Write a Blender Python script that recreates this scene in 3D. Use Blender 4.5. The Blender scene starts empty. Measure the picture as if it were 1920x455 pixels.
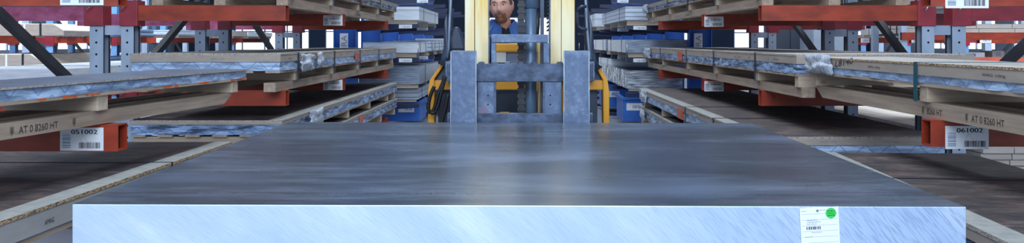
import bpy, bmesh, math, random
from mathutils import Vector, Matrix, noise
random.seed(7)
scn = bpy.context.scene
COL = scn.collection

# ------------------------------------------------------------ camera, world, light
F = 1600.0            # focal length in pixels of the 1920 x 455 frame
CX, CY = 980.0, 78.0  # vanishing point of the aisle in that frame
CZ = 1.30             # eye height
cam_d = bpy.data.cameras.new('camera')
cam_d.lens = 36.0 * F / 1920.0
cam_d.sensor_width = 36.0
cam_d.shift_x = -(CX - 960.0) / 1920.0
cam_d.shift_y = -(227.5 - CY) / 1920.0
cam_d.clip_end = 200
cam = bpy.data.objects.new('camera', cam_d)
COL.objects.link(cam)
cam.location = (0, 0, CZ)
cam.rotation_euler = (math.pi / 2, 0, 0)
scn.camera = cam
scn.view_settings.view_transform = 'Standard'
scn.view_settings.look = 'None'
scn.view_settings.exposure = 0.22
scn.view_settings.gamma = 1.0

world = bpy.data.worlds.new('daylight')
scn.world = world
world.use_nodes = True
wn = world.node_tree.nodes['Background']
wn.inputs[0].default_value = (0.62, 0.78, 1.0, 1)
wn.inputs[1].default_value = 1.0

def area(name, loc, rot, sx, sy, power, color):
    d = bpy.data.lights.new(name, 'AREA')
    d.shape = 'RECTANGLE'; d.size = sx; d.size_y = sy
    d.energy = power; d.color = color
    o = bpy.data.objects.new(name, d)
    COL.objects.link(o)
    o.location = loc; o.rotation_euler = rot
    if 'left' in name or 'right' in name: d.spread = math.radians(120)   # spread narrowed to keep the side lamps out of the slab's reflections
    return o
R = math.radians
area('hall_lamp_near', (0, -3.5, 4.6), (R(52), 0, 0), 7, 3.0, 570, (0.74, 0.87, 1.0))
area('hall_lamp_aisle', (0, 6.5, 6.8), (0, 0, 0), 3.0, 10, 430, (0.80, 0.90, 1.0))
area('hall_lamp_far', (0, 19.0, 6.8), (0, 0, 0), 3.0, 12, 420, (0.80, 0.90, 1.0))

area('hall_lamp_left', (-8.5, 16.0, 6.8), (0, 0, 0), 3.0, 16, 1500, (0.80, 0.90, 1.0))
area('hall_lamp_right', (8.5, 14.0, 6.8), (0, 0, 0), 3.0, 16, 1500, (0.80, 0.90, 1.0))
def P(x, y, D):
    """world point seen at pixel x, y of the photo at distance D"""
    return Vector(((x - CX) * D / F, D, CZ - (y - CY) * D / F))
def PX(x, D): return (x - CX) * D / F
def PZ(y, D): return CZ - (y - CY) * D / F

# ------------------------------------------------------------ materials
def new_mat(name):
    m = bpy.data.materials.new(name); m.use_nodes = True
    nt = m.node_tree
    b = nt.nodes['Principled BSDF']
    return m, nt, b
def N(nt, kind, **kw):
    n = nt.nodes.new(kind)
    for k, v in kw.items(): setattr(n, k, v)
    return n
def link(nt, a, b): nt.links.new(a, b)
def coords(nt, scale, rot=(0, 0, 0)):
    t = N(nt, 'ShaderNodeTexCoord'); mp = N(nt, 'ShaderNodeMapping')
    mp.inputs['Scale'].default_value = scale
    mp.inputs['Rotation'].default_value = rot
    link(nt, t.outputs['Object'], mp.inputs['Vector'])
    return mp.outputs['Vector']
def ramp(nt, fac, stops, interp='LINEAR'):
    r = N(nt, 'ShaderNodeValToRGB'); r.color_ramp.interpolation = interp
    el = r.color_ramp.elements
    while len(el) < len(stops): el.new(0.5)
    for e, (p, c) in zip(el, stops):
        e.position = p; e.color = (c[0], c[1], c[2], 1)
    link(nt, fac, r.inputs['Fac'])
    return r.outputs['Color']
def noise_tex(nt, vec, scale, detail=4, rough=0.55):
    n = N(nt, 'ShaderNodeTexNoise')
    n.inputs['Scale'].default_value = scale
    n.inputs['Detail'].default_value = detail
    n.inputs['Roughness'].default_value = rough
    link(nt, vec, n.inputs['Vector'])
    return n.outputs['Fac']
def math_n(nt, op, a, b=None, c=None):
    n = N(nt, 'ShaderNodeMath', operation=op)
    for i, v in enumerate((a, b, c)):
        if v is None: continue
        if isinstance(v, (int, float)): n.inputs[i].default_value = v
        else: link(nt, v, n.inputs[i])
    return n.outputs[0]
def mixc(nt, fac, a, b, mode='MIX'):
    n = N(nt, 'ShaderNodeMix', data_type='RGBA', blend_type=mode)
    if isinstance(fac, (int, float)): n.inputs[0].default_value = fac
    else: link(nt, fac, n.inputs[0])
    for i, v in ((6, a), (7, b)):
        if isinstance(v, tuple): n.inputs[i].default_value = (v[0], v[1], v[2], 1)
        else: link(nt, v, n.inputs[i])
    return n.outputs[2]
def bump(nt, b, h, strength=0.3, dist=0.01):
    n = N(nt, 'ShaderNodeBump')
    n.inputs['Strength'].default_value = strength
    n.inputs['Distance'].default_value = dist
    link(nt, h, n.inputs['Height']); link(nt, n.outputs[0], b.inputs['Normal'])

def plain(name, c1, c2=None, rough=0.5, metal=0.0, scale=(6, 6, 6), ns=1.0, bmp=0.0, lo=0.35, hi=0.65, emis=0.0):
    m, nt, b = new_mat(name)
    b.inputs['Roughness'].default_value = rough
    b.inputs['Metallic'].default_value = metal
    if c2 is None: c2 = tuple(x * 0.8 for x in c1)
    f = noise_tex(nt, coords(nt, scale), ns)
    col = ramp(nt, f, [(lo, c2), (hi, c1)])
    link(nt, col, b.inputs['Base Color'])
    if bmp: bump(nt, b, f, bmp)
    if emis:
        b.inputs['Emission Color'].default_value = (c1[0], c1[1], c1[2], 1)
        b.inputs['Emission Strength'].default_value = emis
    return m

M = {}
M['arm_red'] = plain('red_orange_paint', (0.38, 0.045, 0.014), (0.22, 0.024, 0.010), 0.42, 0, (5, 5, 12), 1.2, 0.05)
M['crimson'] = plain('cool_lit_crimson_paint', (0.34, 0.025, 0.045), (0.24, 0.018, 0.03), 0.35, 0, (6, 6, 12), 1.2, 0.05)  # arm red with the cool blue light and shade put into its colour
M['crimson_sheen'] = plain('blue_sheen_crimson_paint', (0.42, 0.10, 0.22), (0.27, 0.035, 0.09), 0.38, 0, (6, 6, 10), 1.5, 0.05)  # paler crimson, bluish sheen of the rear arms put into the colour
M['upright'] = plain('pale_blue_grey_paint', (0.44, 0.53, 0.66), (0.34, 0.42, 0.55), 0.5, 0, (8, 8, 3), 1.0)
M['upright_blue'] = plain('light_blue_paint', (0.22, 0.42, 0.72), (0.15, 0.33, 0.62), 0.5, 0, (8, 8, 3), 1.0)
M['black'] = plain('black_rubber', (0.012, 0.013, 0.016), (0.006, 0.006, 0.008), 0.45)
M['brace'] = plain('dark_grey_steel', (0.030, 0.032, 0.042), (0.018, 0.019, 0.026), 0.5)
M['hole'] = plain('hole_shadow', (0.01, 0.01, 0.015), None, 0.9)
M['blue'] = plain('deep_blue_paint', (0.03, 0.145, 0.55), (0.022, 0.11, 0.45), 0.42, 0, (3, 3, 3), 1.2)
M['navy'] = plain('navy_blue_paint', (0.006, 0.016, 0.075), (0.004, 0.011, 0.05), 0.4, 0, (3, 3, 3), 1.2)
M['pin'] = plain('steel_pin', (0.5, 0.52, 0.55), None, 0.3, 1.0)
M['white'] = plain('white_paper', (0.80, 0.83, 0.88), (0.76, 0.79, 0.85), 0.6)
M['ink'] = plain('black_ink', (0.02, 0.022, 0.04), (0.015, 0.016, 0.03), 0.7)
M['ink_blue'] = plain('grey_blue_ink', (0.22, 0.27, 0.42), (0.18, 0.23, 0.38), 0.7)
M['ink_red'] = plain('red_ink', (0.55, 0.04, 0.05), None, 0.7)
M['stamp'] = plain('dark_brown_stamp_ink', (0.035, 0.028, 0.028), (0.14, 0.10, 0.08), 0.8, 0, (60, 60, 60), 1.0, 0, 0.32, 0.52)
M['orange_tag'] = plain('orange_card', (0.85, 0.15, 0.03), (0.72, 0.11, 0.025), 0.6)
M['green'] = plain('green_sticker', (0.03, 0.62, 0.09), (0.025, 0.56, 0.08), 0.5)
M['strap'] = plain('black_strapping', (0.015, 0.02, 0.035), None, 0.4)
M['teal_strap'] = plain('teal_strapping', (0.015, 0.10, 0.13), None, 0.35)
M['seal'] = plain('strap_seal', (0.5, 0.55, 0.6), None, 0.35, 0.8)

def wood(name, c1, c2, axis=1, dirt=None):
    m, nt, b = new_mat(name)
    b.inputs['Roughness'].default_value = 0.7
    sc = [22, 22, 22]; sc[axis] = 1.2
    v = coords(nt, tuple(sc))
    f = noise_tex(nt, v, 1.6, 6, 0.6)
    col = ramp(nt, f, [(0.3, c2), (0.5, tuple((a + d) / 2 for a, d in zip(c1, c2))), (0.68, c1)])
    f2 = noise_tex(nt, coords(nt, (2.5, 2.5, 2.5)), 1.3, 3)
    col = mixc(nt, 0.5, col, ramp(nt, f2, [(0.3, (0.62, 0.60, 0.62)), (0.7, (1.0, 1.0, 1.0))]), 'MULTIPLY')
    # knots
    vo = N(nt, 'ShaderNodeTexVoronoi'); vo.inputs['Scale'].default_value = 1.0
    sk = [5.0, 5.0, 5.0]; sk[axis] = 2.2
    link(nt, coords(nt, tuple(sk)), vo.inputs['Vector'])
    k = ramp(nt, vo.outputs['Distance'], [(0.03, (0.35, 0.22, 0.15)), (0.09, (1, 1, 1))])
    col = mixc(nt, 0.8, col, k, 'MULTIPLY')
    link(nt, col, b.inputs['Base Color'])
    bump(nt, b, f, 0.15, 0.004)
    return m
M['pine_y'] = wood('pine_along_aisle', (0.56, 0.44, 0.34), (0.34, 0.25, 0.19), 1)
M['pine_x'] = wood('pine_across_aisle', (0.74, 0.60, 0.46), (0.48, 0.36, 0.26), 0)
M['pine_pale'] = wood('pale_dry_pine', (0.70, 0.64, 0.58), (0.54, 0.48, 0.43), 0)

def board_top():
    m, nt, b = new_mat('dark_brown_hardboard')
    b.inputs['Roughness'].default_value = 0.62
    f = noise_tex(nt, coords(nt, (2.6, 5.0, 2)), 1.6, 7, 0.72)
    col = ramp(nt, f, [(0.38, (0.022, 0.022, 0.030)), (0.5, (0.050, 0.038, 0.040)), (0.62, (0.12, 0.078, 0.066))])
    sc = noise_tex(nt, coords(nt, (5, 70, 5), (0, 0, 0.12)), 1.5, 5, 0.7)
    s = ramp(nt, sc, [(0.54, (0, 0, 0)), (0.64, (1, 1, 1))])
    sc2 = noise_tex(nt, coords(nt, (2, 5, 2)), 1.3, 3)
    s2 = ramp(nt, sc2, [(0.42, (0, 0, 0)), (0.62, (1, 1, 1))])
    fac = math_n(nt, 'MULTIPLY', math_n(nt, 'MULTIPLY', s, s2), 0.8)
    col = mixc(nt, fac, col, (0.36, 0.31, 0.28))
    link(nt, col, b.inputs['Base Color'])
    bump(nt, b, sc, 0.12, 0.003)
    return m
M['hardboard'] = board_top()
M['film_top'] = plain('grey_blue_film', (0.20, 0.25, 0.33), (0.13, 0.16, 0.22), 0.35, 0, (2, 5, 2), 1.5, 0.05)
M['pale_board'] = plain('pale_chipboard', (0.56, 0.53, 0.50), (0.42, 0.39, 0.37), 0.7, 0, (9, 9, 9), 3, 0.05)
M['margin'] = plain('pale_grey_board_margin', (0.36, 0.36, 0.34), (0.27, 0.28, 0.28), 0.6, 0, (8, 8, 8), 3, 0.05)
M['osb'] = plain('chipboard_edge_flakes', (0.60, 0.42, 0.24), (0.12, 0.07, 0.04), 0.8, 0, (60, 60, 130), 1.3, 0.4, 0.38, 0.58)
M['osb_grey'] = plain('grey_chipboard_edge', (0.50, 0.45, 0.40), (0.26, 0.23, 0.21), 0.8, 0, (60, 60, 130), 1.3, 0.3, 0.38, 0.58)
M['card'] = plain('cardboard', (0.44, 0.37, 0.32), (0.36, 0.30, 0.26), 0.75, 0, (3, 3, 12), 1.6, 0.02)
M['card_grey'] = plain('pale_grey_cardboard', (0.44, 0.43, 0.43), (0.36, 0.35, 0.35), 0.7, 0, (3, 3, 12), 1.6, 0.02)

def foil_pattern(name, base, line, crinkle, rough=0.3, zig=0.16, h=0.075):
    m, nt, b = new_mat(name)
    b.inputs['Roughness'].default_value = rough
    t = N(nt, 'ShaderNodeTexCoord'); s = N(nt, 'ShaderNodeSeparateXYZ')
    link(nt, t.outputs['Object'], s.inputs[0])
    u = math_n(nt, 'DIVIDE', math_n(nt, 'ADD', s.outputs[0], s.outputs[1]), zig)
    tri = math_n(nt, 'ABSOLUTE', math_n(nt, 'SUBTRACT', math_n(nt, 'FRACT', u), 0.5))
    tri = math_n(nt, 'MULTIPLY', tri, 2.0)
    vv = math_n(nt, 'FRACT', math_n(nt, 'DIVIDE', s.outputs[2], h))
    d = math_n(nt, 'ABSOLUTE', math_n(nt, 'SUBTRACT', tri, vv))
    ln = math_n(nt, 'LESS_THAN', d, 0.075)
    f = noise_tex(nt, coords(nt, (5, 5, 34), (0.25, 0.2, 0.0)), 1.0, 4, 0.6)
    c = ramp(nt, f, [(0.40, tuple(x * crinkle for x in base)), (0.5, base), (0.60, tuple(min(1, x * 1.6 + .10 * (1 - crinkle)) for x in base))])  # wrinkle shade and glints put into the film's colour
    c = mixc(nt, math_n(nt, 'MULTIPLY', ln, 0.45), c, line)
    link(nt, c, b.inputs['Base Color'])
    bump(nt, b, f, 0.7, 0.012)
    return m
M['foil_print'] = foil_pattern('printed_blue_protective_film', (0.33, 0.44, 0.64), (0.07, 0.16, 0.46), 0.75, 0.32)
M['foil_crinkle'] = foil_pattern('crinkled_blue_film', (0.22, 0.32, 0.52), (0.05, 0.12, 0.38), 0.25, 0.16, 0.21)
M['foil_dark'] = foil_pattern('crinkled_dark_film', (0.13, 0.18, 0.30), (0.04, 0.07, 0.18), 0.25, 0.14, 0.3)

def clear_film():
    m, nt, b = new_mat('crumpled_clear_film')
    b.inputs['Roughness'].default_value = 0.18
    f = noise_tex(nt, coords(nt, (30, 30, 30)), 1.2, 5, 0.7)
    link(nt, ramp(nt, f, [(0.35, (0.42, 0.50, 0.66)), (0.6, (0.82, 0.87, 0.96))]), b.inputs['Base Color'])
    b.inputs['Alpha'].default_value = 0.88
    bump(nt, b, f, 0.8, 0.02)
    return m
M['clear'] = clear_film()

def stacked(name, c1, c2, step, rough, metal, streak=0.5, bstr=0.2):
    """plates or sheets with fine horizontal seams"""
    m, nt, b = new_mat(name)
    b.inputs['Roughness'].default_value = rough
    b.inputs['Metallic'].default_value = metal
    t = N(nt, 'ShaderNodeTexCoord'); s = N(nt, 'ShaderNodeSeparateXYZ')
    link(nt, t.outputs['Object'], s.inputs[0])
    fr = math_n(nt, 'FRACT', math_n(nt, 'DIVIDE', s.outputs[2], step))
    seam = math_n(nt, 'LESS_THAN', fr, 0.17)
    f = noise_tex(nt, coords(nt, (4, 4, 60)), 1.2, 5, 0.65)
    col = ramp(nt, f, [(0.36, c2), (0.62, c1)])
    col = mixc(nt, math_n(nt, 'MULTIPLY', seam, streak), col, (0.06, 0.09, 0.16))
    link(nt, col, b.inputs['Base Color'])
    bump(nt, b, f, bstr, 0.01)
    return m
M['alu_white'] = stacked('bright_wrapped_plates', (0.88, 0.92, 0.97), (0.68, 0.77, 0.87), 0.2, 0.35, 0.0, 0.3)
M['alu_layer'] = stacked('bright_plates_in_layers', (0.70, 0.77, 0.88), (0.50, 0.58, 0.72), 0.066, 0.35, 0.1, 0.85)
M['alu_sheet'] = stacked('grey_sheets_in_layers', (0.40, 0.47, 0.58), (0.17, 0.21, 0.30), 0.028, 0.28, 0.35, 0.7)
M['alu_foil'] = stacked('shiny_foiled_sheets', (0.85, 0.90, 0.97), (0.08, 0.11, 0.18), 0.05, 0.16, 0.4, 0.35, 0.8)
M['sheet_top'] = plain('dull_metal_sheet', (0.14, 0.18, 0.25), (0.09, 0.12, 0.18), 0.35, 0.4, (3, 3, 3), 1.5)

def slab_top_mat():
    m, nt, b = new_mat('rolled_aluminium_top')
    v = coords(nt, (1.3, 3.0, 1), (0, 0, 0.35))
    f = noise_tex(nt, v, 1.0, 3, 0.45)
    br = noise_tex(nt, coords(nt, (0.8, 45, 1)), 1.0, 2, 0.5)
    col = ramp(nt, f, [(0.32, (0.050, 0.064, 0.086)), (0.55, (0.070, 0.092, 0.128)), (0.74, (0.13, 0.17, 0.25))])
    # milky wipe marks
    w = noise_tex(nt, coords(nt, (0.8, 3.2, 1), (0, 0, -0.75)), 1.6, 5, 0.7)
    wm = ramp(nt, w, [(0.50, (0, 0, 0)), (0.74, (1, 1, 1))])
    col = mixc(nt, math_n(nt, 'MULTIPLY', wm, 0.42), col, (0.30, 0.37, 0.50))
    # faint rows of rolled-on lettering, across the plate
    t = N(nt, 'ShaderNodeTexCoord'); s = N(nt, 'ShaderNodeSeparateXYZ')
    link(nt, t.outputs['Object'], s.inputs[0])
    y = math_n(nt, 'MULTIPLY', s.outputs[1], 1 / 0.40)
    row = math_n(nt, 'LESS_THAN', math_n(nt, 'ABSOLUTE', math_n(nt, 'SUBTRACT', math_n(nt, 'FRACT', y), 0.42)), 0.028)
    let = math_n(nt, 'GREATER_THAN', noise_tex(nt, coords(nt, (110, 90, 1)), 1.0, 1), 0.50)
    gap = math_n(nt, 'GREATER_THAN', noise_tex(nt, coords(nt, (3, 8, 1)), 1.0, 1), 0.42)
    ink = math_n(nt, 'MULTIPLY', math_n(nt, 'MULTIPLY', row, let), math_n(nt, 'MULTIPLY', gap, 0.62))
    col = mixc(nt, ink, col, (0.03, 0.032, 0.04))
    link(nt, col, b.inputs['Base Color'])
    b.inputs['Metallic'].default_value = 0.12
    b.inputs['Specular IOR Level'].default_value = 0.28
    rr = N(nt, 'ShaderNodeMapRange'); link(nt, f, rr.inputs[0])
    rr.inputs[1].default_value = 0.3; rr.inputs[2].default_value = 0.7
    rr.inputs[3].default_value = 0.25; rr.inputs[4].default_value = 0.29
    link(nt, rr.outputs[0], b.inputs['Roughness'])
    col2 = mixc(nt, 0.35, col, ramp(nt, br, [(0.35, (0.72, 0.74, 0.78)), (0.65, (1, 1, 1))]), 'MULTIPLY'); link(nt, col2, b.inputs['Base Color'])
    return m
M['slab_top'] = slab_top_mat()

def slab_cut_mat():
    m, nt, b = new_mat('sawn_aluminium_face')
    t = N(nt, 'ShaderNodeTexCoord')
    # saw marks: arcs of a very large circle; blend of two scales
    s = N(nt, 'ShaderNodeSeparateXYZ'); link(nt, t.outputs['Object'], s.inputs[0])
    dx = math_n(nt, 'SUBTRACT', s.outputs[0], -3.4); dz = math_n(nt, 'SUBTRACT', s.outputs[2], -3.6)
    rad = math_n(nt, 'SQRT', math_n(nt, 'ADD', math_n(nt, 'MULTIPLY', dx, dx), math_n(nt, 'MULTIPLY', dz, dz)))
    ang = math_n(nt, 'ARCTAN2', dz, dx)
    cmb = N(nt, 'ShaderNodeCombineXYZ')
    link(nt, math_n(nt, 'MULTIPLY', rad, 260.0), cmb.inputs[0]); link(nt, math_n(nt, 'MULTIPLY', ang, 75.0), cmb.inputs[1])
    fine = noise_tex(nt, cmb.outputs[0], 1.0, 4, 0.6)
    cmb2 = N(nt, 'ShaderNodeCombineXYZ')
    link(nt, math_n(nt, 'MULTIPLY', rad, 7.0), cmb2.inputs[0]); link(nt, math_n(nt, 'MULTIPLY', ang, 7.0), cmb2.inputs[1])
    wide = noise_tex(nt, cmb2.outputs[0], 1.0, 4, 0.6)
    c = ramp(nt, wide, [(0.32, (0.48, 0.60, 0.80)), (0.55, (0.56, 0.67, 0.82)), (0.75, (0.74, 0.82, 0.90))])
    c = mixc(nt, 0.30, c, ramp(nt, fine, [(0.28, (0.55, 0.62, 0.78)), (0.55, (1, 1, 1))]), 'MULTIPLY')
    # darker towards the right, with short dark flecks
    gx = N(nt, 'ShaderNodeMapRange'); link(nt, s.outputs[0], gx.inputs[0])
    gx.inputs[1].default_value = 0.25; gx.inputs[2].default_value = 1.0
    deep = math_n(nt, 'MULTIPLY', gx.outputs[0], math_n(nt, 'LESS_THAN', fine, 0.46))
    c = mixc(nt, math_n(nt, 'MULTIPLY', deep, 0.55), c, (0.30, 0.38, 0.56))
    c = mixc(nt, math_n(nt, 'MULTIPLY', gx.outputs[0], 0.45), c, (0.52, 0.62, 0.82), 'MULTIPLY')
    link(nt, c, b.inputs['Base Color'])
    b.inputs['Metallic'].default_value = 0.25
    b.inputs['Roughness'].default_value = 0.42
    bump(nt, b, fine, 0.25, 0.002)
    return m
M['slab_cut'] = slab_cut_mat()
M['slab_side'] = plain('milled_aluminium_side', (0.45, 0.50, 0.58), (0.35, 0.40, 0.48), 0.4, 0.5, (3, 3, 40), 1.3)

M['fork'] = plain('scuffed_blue_grey_steel', (0.20, 0.26, 0.37), (0.14, 0.185, 0.275), 0.42, 0.25, (7, 7, 5), 2.2, 0.12)
def fork_mat():
    m, nt, b = new_mat('scuffed_fork_steel')
    f = noise_tex(nt, coords(nt, (16, 16, 16)), 1.2, 6, 0.65)
    c = ramp(nt, f, [(0.32, (0.085, 0.125, 0.21)), (0.52, (0.125, 0.175, 0.285)), (0.72, (0.23, 0.30, 0.43))])
    sp = noise_tex(nt, coords(nt, (9, 9, 3.5)), 1.7, 3)
    c = mixc(nt, math_n(nt, 'MULTIPLY', ramp(nt, sp, [(0.66, (0, 0, 0)), (0.74, (1, 1, 1))]), 0.5), c, (0.30, 0.14, 0.16))
    link(nt, c, b.inputs['Base Color'])
    b.inputs['Metallic'].default_value = 0.3; b.inputs['Roughness'].default_value = 0.4
    bump(nt, b, f, 0.15, 0.004)
    return m
M['fork'] = fork_mat()
M['edge_worn'] = plain('bare_worn_steel_edge', (0.50, 0.56, 0.66), (0.28, 0.34, 0.44), 0.3, 0.6, (9, 9, 9), 2)
M['carriage'] = plain('grimy_carriage_steel', (0.10, 0.14, 0.235), (0.035, 0.05, 0.09), 0.45, 0.25, (9, 9, 14), 1.6, 0.15)
M['yellow'] = plain('yellow_orange_paint', (0.83, 0.40, 0.035), (0.74, 0.33, 0.03), 0.35, 0, (5, 5, 3), 1.2)
def mast_mat():
    m, nt, b = new_mat('yellow_mast_paint_with_glare')
    f = noise_tex(nt, coords(nt, (30, 30, 2.2)), 1.0, 5, 0.6)
    g = noise_tex(nt, coords(nt, (8, 8, 1.0)), 1.0, 3, 0.5)
    c = ramp(nt, f, [(0.34, (0.84, 0.46, 0.06)), (0.50, (0.88, 0.60, 0.18)), (0.68, (0.90, 0.78, 0.48))])  # cream streaks put the mast's blown-out reflections into its yellow
    c = mixc(nt, ramp(nt, g, [(0.42, (0, 0, 0)), (0.62, (1, 1, 1))]), c, (0.90, 0.82, 0.58))
    link(nt, c, b.inputs['Base Color']); b.inputs['Roughness'].default_value = 0.35
    return m
M['mast'] = mast_mat()
M['guard'] = plain('dark_blue_grey_paint', (0.055, 0.075, 0.12), (0.04, 0.055, 0.095), 0.32, 0.2, (4, 4, 4), 1.2)
M['guard_highlight'] = plain('pale_blue_highlight', (0.26, 0.34, 0.48), None, 0.35, 0.3)
M['cylinder'] = plain('greased_cylinder_steel', (0.13, 0.20, 0.31), (0.09, 0.145, 0.235), 0.3, 0.15, (6, 6, 2), 1.4)
M['chain'] = plain('oily_chain', (0.022, 0.026, 0.036), (0.01, 0.012, 0.018), 0.45, 0.1)
M['engine'] = plain('dark_machine_blue', (0.022, 0.04, 0.08), (0.012, 0.022, 0.05), 0.45)
M['seat'] = plain('black_vinyl', (0.02, 0.022, 0.03), None, 0.45)
M['concrete'] = plain('grey_concrete', (0.22, 0.25, 0.29), (0.15, 0.17, 0.21), 0.38, 0, (0.8, 0.8, 0.8), 1.5, 0.02)
M['wall'] = plain('pale_hall_wall', (0.45, 0.52, 0.62), (0.38, 0.45, 0.56), 0.7, 0, (0.5, 0.5, 0.5), 1)
M['wall_dark'] = plain('navy_hall_wall', (0.05, 0.08, 0.16), (0.035, 0.06, 0.12), 0.7, 0, (0.5, 0.5, 0.5), 1)
M['steel_grey'] = plain('grey_steel_panel', (0.12, 0.14, 0.18), (0.09, 0.11, 0.145), 0.5, 0, (1, 1, 1), 1)
M['steel_pale'] = plain('pale_steel_panel', (0.55, 0.62, 0.72), (0.46, 0.53, 0.63), 0.4, 0, (1, 1, 1), 1)
M['skin'] = plain('skin', (0.78, 0.45, 0.37), (0.70, 0.37, 0.30), 0.5, 0, (14, 14, 14), 1.0)
M['hair'] = plain('greying_brown_hair', (0.16, 0.10, 0.075), (0.07, 0.045, 0.035), 0.7, 0, (60, 60, 60), 1.5, 0.5)
M['beard'] = plain('short_greying_beard', (0.30, 0.19, 0.14), (0.15, 0.085, 0.06), 0.8, 0, (80, 80, 80), 1.5, 0.5)
M['lips'] = plain('lips', (0.48, 0.18, 0.15), None, 0.5)
M['eye'] = plain('eye_white', (0.7, 0.7, 0.7), None, 0.2)
M['iris'] = plain('dark_iris', (0.05, 0.06, 0.07), None, 0.2)
M['jacket'] = plain('blue_work_jacket', (0.045, 0.13, 0.42), (0.03, 0.085, 0.30), 0.75, 0, (9, 9, 9), 1.2, 0.2)
M['jacket_lining'] = plain('pale_jacket_panel', (0.25, 0.33, 0.52), None, 0.75)
M['undershirt'] = plain('black_shirt', (0.012, 0.014, 0.022), None, 0.85)
M['trousers'] = plain('dark_blue_trousers', (0.03, 0.05, 0.12), None, 0.85)
M['coral'] = plain('bright_red_beam_paint', (0.72, 0.16, 0.10), (0.6, 0.11, 0.07), 0.45)
M['items_blue'] = plain('small_goods_blue', (0.10, 0.22, 0.5), None, 0.5)
M['items_pale'] = plain('small_goods_pale', (0.7, 0.75, 0.8), None, 0.5)
def emis(name, c, s):
    m, nt, b = new_mat(name)
    b.inputs['Base Color'].default_value = (0.8, 0.85, 0.9, 1)
    b.inputs['Emission Color'].default_value = (c[0], c[1], c[2], 1)
    b.inputs['Emission Strength'].default_value = s
    return m
M['daylight'] = emis('daylit_glass', (0.80, 0.90, 1.0), 2.0)

# ------------------------------------------------------------ mesh helper
_text_cache = {}
def text_mesh(s):
    if s not in _text_cache:
        c = bpy.data.curves.new('glyphs', 'FONT'); c.body = s; c.size = 1.0
        c.resolution_u = 3
        o = bpy.data.objects.new('glyphs', c)
        me = bpy.data.meshes.new_from_object(o)
        vs = [v.co.copy() for v in me.vertices]; fs = [tuple(p.vertices) for p in me.polygons]
        x1 = max(v.x for v in vs); x0 = min(v.x for v in vs)
        y1 = max(v.y for v in vs); y0 = min(v.y for v in vs)
        _text_cache[s] = ([((v.x - x0) / (x1 - x0), (v.y - y0) / (y1 - y0)) for v in vs], fs, (x1 - x0) / (y1 - y0))
        bpy.data.objects.remove(o); bpy.data.curves.remove(c); bpy.data.meshes.remove(me)
    return _text_cache[s]

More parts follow.
